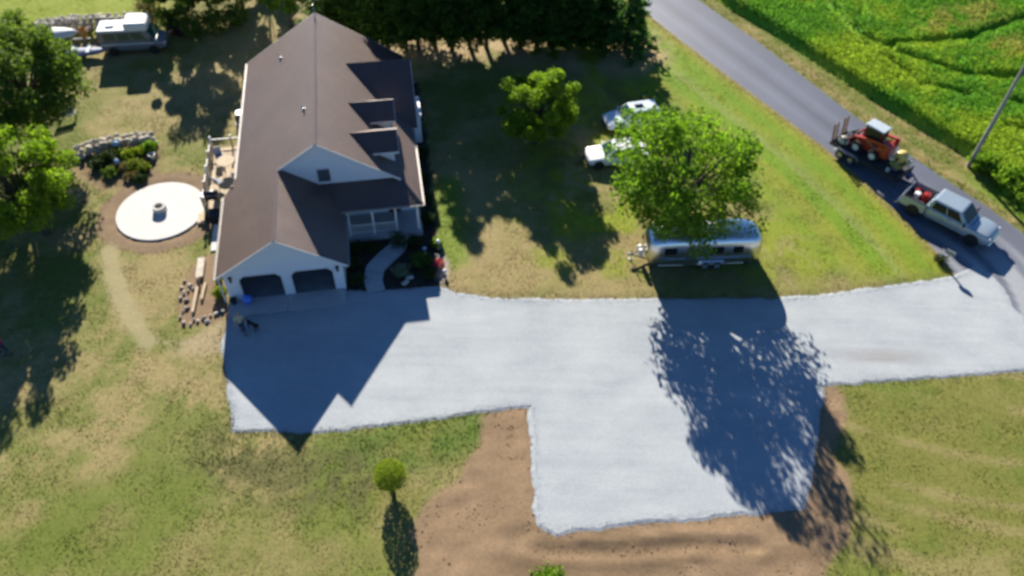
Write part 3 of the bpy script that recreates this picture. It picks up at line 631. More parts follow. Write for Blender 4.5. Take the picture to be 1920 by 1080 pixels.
# white fascia boards, rake boards and gutters, each its own piece
def board(a, b, h=.17, t=.03, name='fascia', m=M_TRIM, drop=0.0):
    a = Vector(a); b = Vector(b); d = b - a; s = Vector((d.y, -d.x, 0)); 
    s = s.normalized() * t if s.length > 1e-6 else Vector((t, 0, 0))
    z = Vector((0, 0, -h)); o = Vector((0, 0, -.002 - drop))
    MB().add([a + o, b + o, b + z + o, a + z + o, a + s + o, b + s + o, b + s + z + o, a + s + z + o], [(0, 1, 2, 3), (4, 5, 6, 7), (0, 1, 5, 4), (1, 2, 6, 5), (2, 3, 7, 6), (3, 0, 4, 7)]).build(name, m, house)
board((-.3, -.3, zL(-.3, 0)), (3.58, -.3, 5.0), name='rake_board'); board((3.58, -.3, 5.0), (7.45, -.3, zGR(7.45, 0)), name='rake_board')
board((3.58, 6.05, 5.0), (6.2, 6.05, 6.75), name='rake_board'); board((6.2, 6.05, 6.75), (11.2, 6.05, zR(11.2, 0)), name='rake_board')
board((6.2, 21.9, 6.75), (.5, 21.9, zL(.5, 0)), name='rake_board'); board((12.42, 21.9, zR(12.42, 0)), (6.2, 21.9, 6.75), name='rake_board')
board((12.78, 12.56, zWS(0, 12.56)), (12.78, 16.8, 5.43), name='rake_board'); board((12.78, 16.8, 5.43), (12.78, 21.04, zWN(0, 21.04)), name='rake_board')
def gutter(a, b):
    a = Vector(a); b = Vector(b); d = (b - a).normalized(); s = Vector((d.y, -d.x, 0)); z = Vector((0, 0, 1)); p = []
    prof = [(0, -.02), (0, -.13), (.03, -.14), (.10, -.13), (.125, -.07), (.125, -.02), (.105, -.02), (.105, -.07), (.09, -.115), (.02, -.12), (.02, -.02)]
    n = len(prof); vv = [q + s * (u + .004) + z * v for q in (a, b) for u, v in prof]
    MB().add(vv, [tuple(range(n)), tuple(range(2 * n - 1, n - 1, -1))] + [(i, (i + 1) % n, (i + 1) % n + n, i + n) for i in range(n)]).build('gutter', mat('clay_gutter', (.40, .37, .34), rough=.5, var=.08), house)
gutter((.5, 21.9, zL(.5, 0)), (.5, 8.2, zL(.5, 0))); gutter((-.3, 6.95, zL(-.3, 0)), (-.3, -.3, zL(-.3, 0))); gutter((7.15, 4.3, 2.62), (12.42, 4.3, 2.62)); gutter((12.42, 4.3, 2.6), (12.42, 12.4, 2.6)); gutter((7.45, -.3, zGR(7.45, 0)), (7.45, 4.2, zGR(7.45, 0)))
for x, y in ((-.22, -.12), (12.0, 4.42)): MB().b2(x - .04, x + .04, y - .03, y + .03, .1, 2.35).build('downspout', M_TRIM, house)
# dormers
for y0 in (12.0, 8.64):
    dw = MB(); f = 10.95; hw_ = 1.0
    zb = zR(f, 0); ez = 5.42 - P_ * hw_
    dw.wall([(y0 - hw_, zb - .15), (y0 + hw_, zb - .15), (y0 + hw_, fs(ez)), (y0, fs(5.42)), (y0 - hw_, fs(ez))], f - .1, f, 'x')
    xt = 6.2 + (6.75 - ez) / P_
    for s_ in (-1, 1): dw.wall([(f - .1, zb - .1), (f - .1, fs(ez)), (xt, fs(ez)), (xt, ez - .35)], y0 + s_ * hw_ - (.1 if s_ > 0 else 0), y0 + s_ * hw_ + (.1 if s_ < 0 else 0))
    dm = dw.build('dormer', M_SID, house)
    dr = MB(); ew = 1.26; xr = 8.195; xe = 6.2 + (6.75 - (5.42 - P_ * ew)) / P_
    dr.slab([(xr, y0), (11.25, y0), (11.25, y0 - ew), (xe, y0 - ew)], lambda x, y: 5.43 - P_ * (y0 - y), .10)
    dr.slab([(xr, y0), (11.25, y0), (11.25, y0 + ew), (xe, y0 + ew)], lambda x, y: 5.43 - P_ * (y - y0), .10)
    dr.build('dormer_roof', M_ROOF, dm)
    fa = MB()
    for s_ in (-1, 1):
        fa.b2(xe + .1, 11.25, y0 + s_ * (ew + .015) - .012, y0 + s_ * (ew + .015) + .012, 5.42 - P_ * ew - .14, 5.42 - P_ * ew)
        a = Vector((11.255, y0 + s_ * ew, 5.42 - P_ * ew)); b = Vector((11.255, y0, 5.42)); z = Vector((0, 0, -.14)); xx = Vector((.025, 0, 0))
        fa.add([a, b, b + z, a + z, a + xx, b + xx, b + xx + z, a + xx + z], [(0, 1, 2, 3), (4, 5, 6, 7), (0, 1, 5, 4), (1, 2, 6, 5), (2, 3, 7, 6), (3, 0, 4, 7)])
    fa.build('dormer_trim', M_TRIM, dm)
    MB().b2(f + .002, f + .03, y0 - .42, y0 + .42, zb + .18, zb + 1.0).build('dormer_window', M_GLASS, dm)
# porch
MB().b2(7.1, 12.25, 4.15, 6.4, -.05, .30).build('porch_floor', M_CONC2, house)
MB().b2(10.3, 11.3, 3.95, 4.145, -.05, .17, ch=.01).build('porch_step', M_CONC2, house)
for x in (7.55, 9.1, 10.6, 12.05):
    po = MB().b2(x - .06, x + .06, 4.42, 4.54, .30, 2.44).build('porch_post', M_TRIM, house)
    MB().b2(x - .09, x + .09, 4.39, 4.57, .305, .45).build('post_base', M_TRIM, po)
MB().b2(7.2, 12.2, 4.40, 4.56, 2.44, 2.50).build('porch_beam', M_TRIM, house)
for a, b in ((7.55, 9.1), (9.1, 10.6)):
    r_ = MB().b2(a + .07, b - .07, 4.45, 4.51, 1.10, 1.16).b2(a + .07, b - .07, 4.46, 4.50, .42, .47).build('porch_rail', M_TRIM, house)
    q = MB()
    for k in range(11): x = a + .16 + k * (b - a - .32) / 10; q.b2(x - .015, x + .015, 4.465, 4.495, .47, 1.10)
    q.build('balusters', M_TRIM, r_)
def window(x0, x1, z0, z1, y=6.41, parent=house):
    g = MB().b2(x0, x1, y - .012, y - .002, z0, z1).build('window', M_GLASS, parent); f_ = MB(); k = .07
    for a in ((x0 - k, x0, z0 - k, z1 + k), (x1, x1 + k, z0 - k, z1 + k), (x0, x1, z1, z1 + k), (x0, x1, z0 - k, z0), (x0, x1, (z0 + z1) / 2 - .02, (z0 + z1) / 2 + .02)): f_.b2(a[0], a[1], y - .035, y - .002, a[2], a[3])
    f_.build('window_frame', M_TRIM, g)
window(7.6, 8.5, .95, 2.2); window(8.75, 9.65, .95, 2.2); window(11.3, 11.85, 1.0, 2.2)
M_DOOR = mat('door_paint', (.10, .045, .04), rough=.4)
dd = MB().b2(10.15, 11.0, 6.37, 6.408, .30, 2.3, ch=.01).build('front_door', M_DOOR, house); MB().ball((10.92, 6.34, 1.25), .035, 8, 6).build('door_handle', M_STEEL, dd)
# white bay on the side wing
bay = MB().b2(12.5, 13.1, 14.1, 16.4, 0, 2.35).build('bay', M_SID, house); MB().b2(12.5, 13.2, 14.0, 16.5, 2.352, 2.45, ch=.02).build('bay_roof', M_TRIM, bay)
MB().b2(13.1, 13.115, 14.5, 16.0, .9, 2.0).build('bay_window', M_GLASS, bay)
# lightning rod with a glass ball at the rear end of the ridge
lr = MB().tube([(6.2, 21.7, 6.7), (6.2, 21.7, 7.5)], .016, 6).build('lightning_rod', M_STEEL, house); MB().ball((6.2, 21.7, 7.16), .09, 10, 8).build('glass_ball', mat('blue_glass', (.16, .28, .42), rough=.1, var=.05), lr)

# ---------------------------------------------------------------- deck at the left of the house
dk = thing('deck', 'pale wooden deck with white capped posts along the left wall of the house', 'deck', HO, HOUSE_A)
fb = MB()
for k in range(20): x = -2.1 + k * .147; fb.b2(x, x + .138, 8.3, 14.9, .42, .455)
fb.build('floor_boards', M_WOOD, dk)
MB().b2(-2.12, .88, 8.28, 8.32, .05, .418).b2(-2.14, -2.10, 8.28, 14.92, .05, .418).b2(-2.1, .88, 14.88, 14.92, .05, .418).build('skirt_boards', M_WOOD, dk)
posts = [(-2.12, 14.85), (-.7, 14.85), (.1, 14.9), (-2.12, 13.2), (-2.12, 11.55), (-2.12, 9.9), (-2.12, 8.35)]
for i, (x, y) in enumerate(posts):
    p = MB().b2(x - .06, x + .06, y - .06, y + .06, 0, 1.38).build('post', M_WOOD if i not in (0, 2, 4) else M_TRIM, dk); MB().ball((x, y, 1.47), .11, 10, 8, sq=(1, 1, .85)).build('post_cap', M_PVC, p)
for (x0, y0), (x1, y1) in ((posts[0], posts[3]), (posts[3], posts[4]), (posts[4], posts[5]), (posts[5], posts[6]), (posts[0], posts[1]), (posts[1], posts[2])):
    for z in (.62, 1.28):
        MB().tube([(x0, y0, z), (x1, y1, z)], .04, 4).build('rail', M_WOOD if z < 1 else M_TRIM, dk)
    L_ = math.hypot(x1 - x0, y1 - y0); q = MB(); nb = int(L_ / .13)
    for k in range(1, nb): t = k / nb; q.b2(x0 + (x1 - x0) * t - .015, x0 + (x1 - x0) * t + .015, y0 + (y1 - y0) * t - .015, y0 + (y1 - y0) * t + .015, .6, 1.27)
    q.build('balusters', M_WOOD, dk)
for k in range(2): MB().b2(-2.62 + k * .25, -2.38 + k * .25, 7.3, 8.26, -.02, .16 + k * .15, ch=.01).build('step', M_WOOD, dk)
def onH(name, label, cat, x, y, z=0, rz=0.0, group=None):
    p = H(x, y); return thing(name, label, cat, (p[0], p[1], z), HOUSE_A + rz, group)
t = onH('patio_table', 'round white table standing on the wooden deck', 'table', -.9, 12.4, .455)
MB().lathe([(.62, .70), (.64, .72), (.62, .74), (.02, .742)], n=24).build('table_top', M_WOOD, t)
for k in range(4): a = k * math.pi / 2 + .5; MB().tube([(.15 * math.cos(a), .15 * math.sin(a), .7), (.42 * math.cos(a), .42 * math.sin(a), 0)], .02, 6).build('leg', M_PVC, t)
M_CUSH = mat('blue_grey_cushion', (.30, .34, .42), rough=.9)
for i, (x, y, rz, lb) in enumerate(((-1.45, 13.4, .4, 'patio chair with blue grey cushion behind the white deck table'), (-.2, 11.0, 3.4, 'patio chair with blue grey cushion on the house side of the deck table'), (-1.3, 10.5, 2.4, 'patio chair with blue grey cushion nearest the black grill'))):
    c = onH('patio_chair', lb, 'chair', x, y, .455, rz, 'patio chairs on the deck')
    MB().b2(-.27, .27, -.27, .27, .40, .48, ch=.03).build('seat', M_CUSH, c); MB().box((0, .27, .72), (.52, .07, .52), rot=(R(-12), 0, 0), ch=.02).build('backrest', M_CUSH, c)
    for sx in (-1, 1):
        for sy in (-1, 1): MB().tube([(sx * .23, sy * .23, .41), (sx * .26, sy * .26, 0)], .017, 6).build('leg', M_WOOD, c)
        MB().b2(sx * .28 - .03, sx * .28 + .03, -.25, .27, .62, .65).build('arm', M_WOOD, c)
g = onH('barbecue_grill', 'black barbecue grill by the deck steps', 'grill', -1.55, 8.75, .455)
MB().b2(-.45, .45, -.27, .27, .55, .82, ch=.04).build('firebox', M_BLACK, g); MB().lathe([(.02, -.46), (.27, -.45), (.29, 0), (.27, .45), (.02, .46)], n=14, c=(0, 0, .86), axis='x').build('lid', M_BLACK, g, smooth=True)
MB().b2(-.75, -.47, -.25, .25, .78, .81).build('side_shelf', M_STEEL, g); MB().tube([(-.3, -.30, .95), (.3, -.30, .95)], .015, 6).build('handle', M_STEEL, g)
for sx in (-1, 1):
    for sy in (-1, 1): MB().b2(sx * .4 - .025, sx * .4 + .025, sy * .22 - .025, sy * .22 + .025, 0, .56).build('leg', M_BLACK, g)
b = onH('storage_box', 'low black deck box against the garage eave below the grill', 'box', -1.35, 7.6, 0); MB().b2(-.4, .4, -.35, .35, 0, .62, ch=.03).build('chest', M_BLACK, b); MB().b2(-.43, .43, -.38, .38, .622, .68, ch=.02).build('lid', M_BLACK, b)
u = onH('air_conditioner', 'dark air conditioning unit by the rear left wall of the house', 'air conditioner', -.35, 18.6); MB().b2(-.4, .4, -.4, .4, .05, .8, ch=.05).build('casing', mat('dark_grey_casing', (.07, .075, .08), rough=.5), u); MB().lathe([(.33, .80), (.33, .83), (.3, .84), (.05, .84)], n=18).build('fan_grille', M_STEEL, u); MB().b2(-.5, .5, -.5, .5, -.05, .05).build('pad', M_CONC2, u)

# ================================================================== TREES AND PLANTS
M_BARK = mat('bark', (.085, .066, .050), rough=.95, var=.35, scale=9, stretch=(1, 1, .25), bump=.5, bscale=22)
M_BARK2 = mat('pine_bark', (.070, .052, .042), rough=.95, var=.35, scale=9, stretch=(1, 1, .25), bump=.5, bscale=22)
M_LEAF1 = leafmat('maple_leaf', (.100, .190, .020), (.205, .310, .038), .48, (1.25, 1.5, .5))
M_LEAF2 = leafmat('bright_leaf', (.120, .205, .020), (.240, .335, .036), .48, (1.3, 1.5, .5))
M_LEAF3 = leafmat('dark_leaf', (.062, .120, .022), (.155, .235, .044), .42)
M_NEED = leafmat('pine_needle', (.050, .105, .015), (.135, .220, .030), .4)
M_SPRUCE = leafmat('spruce_needle', (.036, .105, .024), (.10, .22, .048), .35)
M_SHRUB = leafmat('shrub_leaf', (.13, .205, .02), (.28, .34, .04), .45)
M_HERB = leafmat('herb_leaf', (.10, .165, .025), (.22, .25, .04), .35)
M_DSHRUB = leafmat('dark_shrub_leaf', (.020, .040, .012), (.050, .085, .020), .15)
M_DRY = leafmat('dry_plant_leaf', (.14, .12, .05), (.22, .17, .08), .2)
def leafy(name, label, base, h, rad, z0, m, nclump=46, per=330, leaf=.26, seed=1, squash=1.0, trunk=.2, group=None, lean=(0, 0), cat='tree', bark=M_BARK, asp=.62, top=0.45):
    """broadleaf tree: trunk with limbs, crown of leaf clumps with gaps between them"""
    rng = np.random.default_rng(seed); rd = random.Random(seed)
    t = thing(name, label, cat, base, 0, group)
    zc = z0 + (h - z0) * top; up = h - zc; dn = zc - z0
    cents = []; tries = 0
    while len(cents) < nclump and tries < 6000:
        tries += 1
        d = rng.normal(size=3); d /= np.linalg.norm(d); r = rng.uniform(.42, 1.0) ** .5 * (0.82 + .3 * rng.random())
        p = np.array([d[0] * rad * r * squash + lean[0], d[1] * rad * r + lean[1], zc + d[2] * r * (up if d[2] > 0 else dn)])
        if p[2] > h: continue
        if all(np.linalg.norm((p - q) * [1, 1, 1.2]) > rad * .22 for q in cents): cents.append(p)
    tr = MB(); fork = z0 + (zc - z0) * .25
    tr.tube([(0, 0, -.1), (.02, .01, fork * .5), (lean[0] * .3, lean[1] * .3, fork)], [trunk * 1.35, trunk, trunk * .8], 9)
    for k, c in enumerate(cents):
        if k % 2: continue
        a = Vector((lean[0] * .3, lean[1] * .3, fork + (min(c[2], zc) - fork) * rd.uniform(-.05, .45))); b = Vector(c)
        mid = a.lerp(b, .5) + Vector((rd.uniform(-.3, .3), rd.uniform(-.3, .3), rd.uniform(0, .5)))
        tr.tube([a, mid, b], [trunk * .42, trunk * .25, trunk * .07], 5, cap=False)
    tr.tube([(lean[0] * .3, lean[1] * .3, fork - .05), (lean[0] * .7, lean[1] * .7, zc), (lean[0], lean[1], h - rad * .2)], [trunk * .8, trunk * .5, trunk * .1], 7, cap=False)
    tr.build('trunk', bark, t, smooth=True)
    C = []
    for c in cents:
        cr = rad * rng.uniform(.15, .29); n = int(per * rng.uniform(.6, 1.3))
        d = rng.normal(size=(n, 3)); d /= np.linalg.norm(d, axis=1)[:, None]; r = cr * rng.random(n) ** .42
        p = d * r[:, None]; p[:, 2] *= .72; p[:, 2] += -.12 * (p[:, 0] ** 2 + p[:, 1] ** 2) / cr
        C.append(p + c)
    C = np.concatenate(C); V, F = kites(C, leaf * rng.uniform(.6, 1.25, len(C)), up=.35, asp=asp, rng=rng)
    npmesh('crown', V, F, m, t); return t
def shrub(name, label, base, rad, h, m, n=900, leaf=.14, seed=3, group=None, cat='shrub', stems=5, z=0.0, spiky=0.0):
    rng = np.random.default_rng(seed); t = thing(name, label, cat, (base[0], base[1], z), 0, group)
    s = MB()
    for k in range(stems): a = 2 * math.pi * k / stems + rng.random(); s.tube([(.05 * math.cos(a), .05 * math.sin(a), -.05), (rad * .5 * math.cos(a), rad * .5 * math.sin(a), h * .7)], [.025, .008], 5)
    s.build('stems', M_BARK, t)
    d = rng.normal(size=(n, 3)); d /= np.linalg.norm(d, axis=1)[:, None]; r = rng.random(n) ** .38
    lump = 1 + .22 * np.sin(d[:, 0] * 5 + seed) * np.cos(d[:, 1] * 6 + seed * 2) + .15 * np.sin(d[:, 2] * 7)
    C = d * (r * lump)[:, None] * np.array([rad, rad, h * .55]) + np.array([0, 0, h * .5]); C[:, 2] = np.maximum(C[:, 2], .04)
    V, F = kites(C, leaf * rng.uniform(.6, 1.3, n), up=.3, asp=.6 if not spiky else .25, rng=rng, dirs=(d * 1.0 + np.array([0, 0, .5])) if spiky else None)
    npmesh('foliage', V, F, m, t); return t
def pine_meshes(seed, h, z0, rad, m, dense=1.0, droop=.25):
    rng = np.random.default_rng(seed); tr = MB().tube([(0, 0, -.1), (.03, .02, h * .45), (0, .03, h)], [.19, .13, .02], 8)
    C = []; D = []
    z = z0
    while z < h - .2:
        t_ = (z - z0) / (h - z0); L = rad * (1 - t_) ** .75 * rng.uniform(.8, 1.1) + .25
        for k in range(int(rng.integers(5, 8))):
            a = rng.uniform(0, 2 * math.pi); l = L * rng.uniform(.65, 1.12); e = np.array([math.cos(a), math.sin(a), 0])
            rise = rng.uniform(-droop, .25 - droop * .4)
            tip = e * l + np.array([0, 0, z + l * rise]); tr.tube([(0, 0, z), tuple(e * l * .55 + np.array([0, 0, z + l * rise * .4])), tuple(tip)], [.035, .022, .006], 4, cap=False)
            n = int(26 * l * dense); u = rng.random(n) ** .7 * .82 + .18
            p = e[None] * (u * l)[:, None] + np.array([0, 0, z]) + np.stack([0 * u, 0 * u, u * u * l * rise], 1)
            side = rng.normal(size=(n, 3)) * np.array([.24, .24, .12]) * (.4 + .5 * l / rad); C.append(p + side); dd = side * 2 + e * .5 + np.array([0, 0, -.1]); D.append(dd / np.linalg.norm(dd, axis=1)[:, None])
        z += rng.uniform(.32, .5)
    C = np.concatenate(C); D = np.concatenate(D)
    V, F = kites(C, rng.uniform(.28, .5, len(C)), up=.3, asp=.42, dirs=D, rng=rng)
    a = tr.mesh('trunk', True); a.materials.append(M_BARK2)
    o = npmesh('crown', V, F, m); me = o.data; bpy.data.objects.remove(o)
    return a, me

# the shade tree over the silver trailer
leafy('shade_tree', 'large bright green shade tree overhanging the silver travel trailer', gp(1252, 449), 9.7, 4.6, 2.4, M_LEAF1, nclump=80, per=215, leaf=.27, seed=5, trunk=.26, squash=1.0, top=.42, lean=(.25, -.1))
leafy('small_tree', 'small bright green tree in the shade between the house and the parked cars', gp(1005, 268), 6.0, 2.75, 1.0, M_LEAF2, nclump=64, per=300, leaf=.22, seed=8, trunk=.15, top=.5)
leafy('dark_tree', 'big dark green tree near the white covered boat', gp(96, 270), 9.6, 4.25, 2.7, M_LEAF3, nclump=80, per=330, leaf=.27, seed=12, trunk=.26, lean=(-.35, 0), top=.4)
leafy('maple_tree', 'bright green maple tree left of the round concrete patio', gp(88, 438), 8.2, 3.7, 1.6, M_LEAF2, nclump=66, per=320, leaf=.25, seed=17, trunk=.2, lean=(-1.0, -.2), top=.42)
GRP = 'trees behind the parked camper van'
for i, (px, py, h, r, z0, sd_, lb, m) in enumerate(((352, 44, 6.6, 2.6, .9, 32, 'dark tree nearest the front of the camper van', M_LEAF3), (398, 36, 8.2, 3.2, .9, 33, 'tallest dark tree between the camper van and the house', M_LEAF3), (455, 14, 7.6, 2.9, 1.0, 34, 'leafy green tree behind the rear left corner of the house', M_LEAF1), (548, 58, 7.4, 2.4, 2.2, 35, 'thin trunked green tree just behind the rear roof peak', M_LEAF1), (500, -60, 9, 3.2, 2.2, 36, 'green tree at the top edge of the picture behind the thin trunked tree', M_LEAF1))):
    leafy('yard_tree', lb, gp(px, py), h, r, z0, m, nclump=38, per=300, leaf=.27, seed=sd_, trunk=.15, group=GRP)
shrub('bronze_shrub', 'bronze tinted shrub beside the white roof of the camper van', g2(285, 40), 1.1, 2.4, M_DRY, n=1500, leaf=.2, seed=71)
shrub('purple_shrub', 'dark purple leaved shrub in shade behind the camper van', g2(335, 62), .9, 1.2, leafmat('purple_leaf', (.05, .02, .04), (.12, .05, .09), .15), n=900, leaf=.16, seed=72)
# the row of pines behind the house and lawn
var = [pine_meshes(s, hh, z0, rr, M_NEED, d) for s, hh, z0, rr, d in ((101, 12, 2.0, 2.4, 1.7), (102, 11.4, 1.7, 2.3, 1.75), (103, 12.6, 2.4, 2.5, 1.65))]
sp = pine_meshes(104, 8.2, .8, 2.3, M_SPRUCE, 1.7, .35)
ORD = ['first', 'second', 'third', 'fourth', 'fifth', 'sixth', 'seventh', 'eighth', 'ninth', 'tenth', 'eleventh', 'twelfth', 'thirteenth', 'fourteenth', 'fifteenth', 'sixteenth', 'seventeenth', 'eighteenth']
row = [(632, 62, .62), (660, 72, .60), (690, 76, .66), (727, 86, .72), (758, 78, .74), (785, 92, .9), (815, 84, .9), (848, 94, .9), (880, 84, .9), (912, 90, .9), (945, 78, .9), (976, 88, .72), (1005, 80, .62), (1034, 90, .55), (1062, 78, .5), (1090, 88, .48), (1120, 80, .52)]
for i, (px, py, sc) in enumerate(row):
    t = thing('pine_tree', 'dark pine, %s from the house in the row behind the lawn' % ORD[i], 'tree', gp(px, py), random.uniform(0, 6), 'pines in the row behind the lawn'); s = sc * random.uniform(.95, 1.08); t.scale = (max(s, 1.12), max(s, 1.12), s)
    a, b = var[i % 3]; link('trunk', a, None, t); link('crown', b, None, t)
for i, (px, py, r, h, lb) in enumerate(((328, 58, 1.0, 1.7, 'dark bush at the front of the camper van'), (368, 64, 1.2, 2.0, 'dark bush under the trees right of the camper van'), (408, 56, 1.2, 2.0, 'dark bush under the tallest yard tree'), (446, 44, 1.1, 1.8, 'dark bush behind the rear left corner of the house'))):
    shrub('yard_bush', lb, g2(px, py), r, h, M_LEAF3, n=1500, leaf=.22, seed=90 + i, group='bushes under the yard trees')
t = thing('spruce_tree', 'dense green spruce at the road end of the pine row', 'tree', gp(1172, 98), .4); link('trunk', sp[0], None, t); link('crown', sp[1], None, t)
# clipped ball tree on the lower lawn
def ball_tree(name, label, base, r, zc, seed, m):
    rng = np.random.default_rng(seed); t = thing(name, label, 'tree', base)
    MB().tube([(0, 0, -.05), (.01, 0, zc - r * .5)], [.13, .10], 8).build('trunk', M_BARK, t)
    n = 4200; d = rng.normal(size=(n, 3)); d /= np.linalg.norm(d, axis=1)[:, None]; d[:, 2] *= 1.08
    C = d * (r * rng.random(n) ** .25 * (1 + .07 * np.sin(d[:, 0] * 9) * np.cos(d[:, 1] * 8)))[:, None] + np.array([0, 0, zc]); V, F = kites(C, .10 * rng.uniform(.6, 1.3, n), up=.2, asp=.6, rng=rng)
    npmesh('crown', V, F, m, t)
ball_tree('ball_tree', 'small round clipped tree on the lower lawn', gp(736, 914), .84, 1.3, 51, M_SHRUB)
# bright shrub at the very bottom, beside the bare soil
shrub('bright_shrub', 'bright green shrub at the bottom edge beside the bare soil', g2(1028, 1104), .9, 1.0, leafmat('vivid_leaf', (.08, .17, .008), (.14, .25, .015), .3), n=2200, leaf=.16, seed=53)
# roadside bushes by the pole
for i, (px, py, r, h, lb) in enumerate(((1838, 318, .95, 1.25, 'leafy bush hugging the foot of the utility pole'), (1885, 345, 1.2, 1.3, 'wide bush right of the utility pole at the field edge'), (1920, 372, 1.2, 1.2, 'bush at the right picture edge below the utility pole'))):
    shrub('roadside_bush', lb, g2(px, py), r, h, M_LEAF1, n=1900, leaf=.22, seed=60 + i, group='bushes by the utility pole')
# plants in the front bed, in house coordinates
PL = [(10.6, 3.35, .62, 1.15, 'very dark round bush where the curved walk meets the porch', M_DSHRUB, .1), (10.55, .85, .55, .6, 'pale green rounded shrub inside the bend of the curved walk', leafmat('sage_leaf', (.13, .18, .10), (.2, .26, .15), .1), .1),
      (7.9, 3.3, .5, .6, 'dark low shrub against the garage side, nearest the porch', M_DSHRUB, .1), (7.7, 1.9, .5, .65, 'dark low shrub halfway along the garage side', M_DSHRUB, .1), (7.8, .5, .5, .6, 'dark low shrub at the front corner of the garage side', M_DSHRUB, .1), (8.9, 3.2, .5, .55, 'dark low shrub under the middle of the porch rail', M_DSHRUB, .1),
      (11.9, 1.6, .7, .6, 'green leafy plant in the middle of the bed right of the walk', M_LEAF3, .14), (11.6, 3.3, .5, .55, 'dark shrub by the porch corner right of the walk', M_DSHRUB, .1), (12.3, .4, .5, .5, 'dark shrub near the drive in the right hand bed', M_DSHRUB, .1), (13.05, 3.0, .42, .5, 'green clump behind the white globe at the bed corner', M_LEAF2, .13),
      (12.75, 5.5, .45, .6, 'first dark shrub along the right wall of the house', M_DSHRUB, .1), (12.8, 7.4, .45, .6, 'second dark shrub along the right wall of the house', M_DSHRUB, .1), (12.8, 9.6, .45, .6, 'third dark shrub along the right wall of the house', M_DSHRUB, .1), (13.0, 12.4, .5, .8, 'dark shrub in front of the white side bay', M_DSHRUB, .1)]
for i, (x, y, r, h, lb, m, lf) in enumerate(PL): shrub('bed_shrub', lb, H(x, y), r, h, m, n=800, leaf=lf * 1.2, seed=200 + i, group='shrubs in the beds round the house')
pk = shrub('pink_flowers', 'clump of pink flowers on the gravel bed by the drive', H(12.95, 1.15), .36, .5, leafmat('pink_petal', (.45, .07, .09), (.62, .14, .17), .2), n=420, leaf=.12, seed=230, cat='flowers')
shrub('garage_shrub', 'green shrub at the left front corner of the garage', H(-.6, .55), .42, .7, M_SHRUB, n=900, leaf=.13, seed=231)
for i, (x, y, r) in enumerate(((-.75, 2.6, .25), (-.8, 1.7, .22), (-.7, 3.6, .3))): shrub('low_plant', ['low plant at the middle of the strip beside the garage wall', 'smallest plant beside the garage wall, next to the corner shrub', 'low plant beside the garage wall nearest the concrete strip'][i], H(x, y), r, .35, M_HERB, n=260, leaf=.12, seed=240 + i, group='low plants beside the garage wall')
# vegetable and flower garden below the stone wall
GP_ = [(205, 300, .7, .7, M_DSHRUB, 'dark bushy plant at the left end of the garden'), (222, 288, .5, .5, M_HERB, 'green clump below the stone wall, left of the blue ornament'), (243, 293, .55, .5, M_SHRUB, 'green clump just below the blue ornament'), (262, 290, .5, .55, M_SHRUB, 'green clump right of the blue ornament'), (284, 283, .55, .8, M_LEAF1, 'tallest green plant at the right end of the garden'), (232, 318, .55, .4, M_DRY, 'dry brown clump in the lower left of the garden'), (252, 312, .6, .5, M_HERB, 'yellow green clump in the middle of the garden'), (270, 318, .5, .45, M_HERB, 'yellow green clump at the lower right of the garden'), (246, 334, .5, .35, M_DRY, 'dry clump at the bottom of the garden'), (266, 338, .45, .4, M_DSHRUB, 'dark sprawling plant touching the edge of the round patio'), (208, 328, .55, .5, M_LEAF3, 'dark leafy plant at the lower left of the garden'), (186, 312, .6, .6, M_DSHRUB, 'dark plant in the tree shade left of the garden')]
for i, (px, py, r, h, m, lb) in enumerate(GP_): shrub('garden_plant', lb, g2(px, py), r, h, m, n=700, leaf=.17, seed=260 + i, group='plants in the garden below the stone wall')

# ================================================================== VEHICLES
M_TYRE = mat('tyre_rubber', (.018, .018, .019), rough=.85, var=.2)
M_RIM = mat('alloy_rim', (.45, .46, .48), rough=.3, metal=.85, var=.05)
M_CAR_GLASS = mat('car_glass', (.012, .015, .018), rough=.12, var=.1, spec=.3)
M_CAR_GLASS2 = mat('green_tint_glass', (.03, .075, .065), rough=.1, var=.1, spec=.5)
M_CHROME = mat('chrome', (.75, .76, .78), rough=.12, metal=1.0, var=.03)
M_HL = mat('headlight_glass', (.55, .57, .6), rough=.1, var=.1)
M_TL = mat('tail_light', (.30, .012, .010), rough=.15, var=.1)
M_RED = mat('red_machine_paint', (.40, .030, .022), rough=.35, var=.14, coat=.4)
M_YELL = mat('cream_yellow_paint', (.62, .47, .13), rough=.45, var=.12)
M_SILV = mat('silver_blue_paint', (.34, .42, .48), rough=.30, metal=.3, var=.05, coat=.8)
M_BEDL = mat('bed_liner', (.03, .03, .032), rough=.85, var=.2)
def wheel(parent, x, y, r=.36, wdt=.24, rim=M_RIM, side=1):
    z = r; h = wdt / 2
    t = MB().lathe([(r * .6, -h), (r * .93, -h), (r, -h * .7), (r, h * .7), (r * .93, h), (r * .6, h), (r * .57, h * .7), (r * .57, -h * .7)], n=22, c=(x, y, z), axis='y', closed=True).build('wheel', M_TYRE, parent, smooth=False)
    d = MB().lathe([(r * .575, -h * .6), (r * .575, h * .86 ), (r * .50, h * .6), (r * .16, h * .72), (r * .12, h * .8), (.01, h * .8)], n=16, c=(x, y, z), axis='y') if side > 0 else MB().lathe([(r * .575, h * .6), (r * .575, -h * .86), (r * .50, -h * .6), (r * .16, -h * .72), (r * .12, -h * .8), (.01, -h * .8)], n=16, c=(x, y, z), axis='y')
    d.build('rim', rim, t, smooth=False); return t
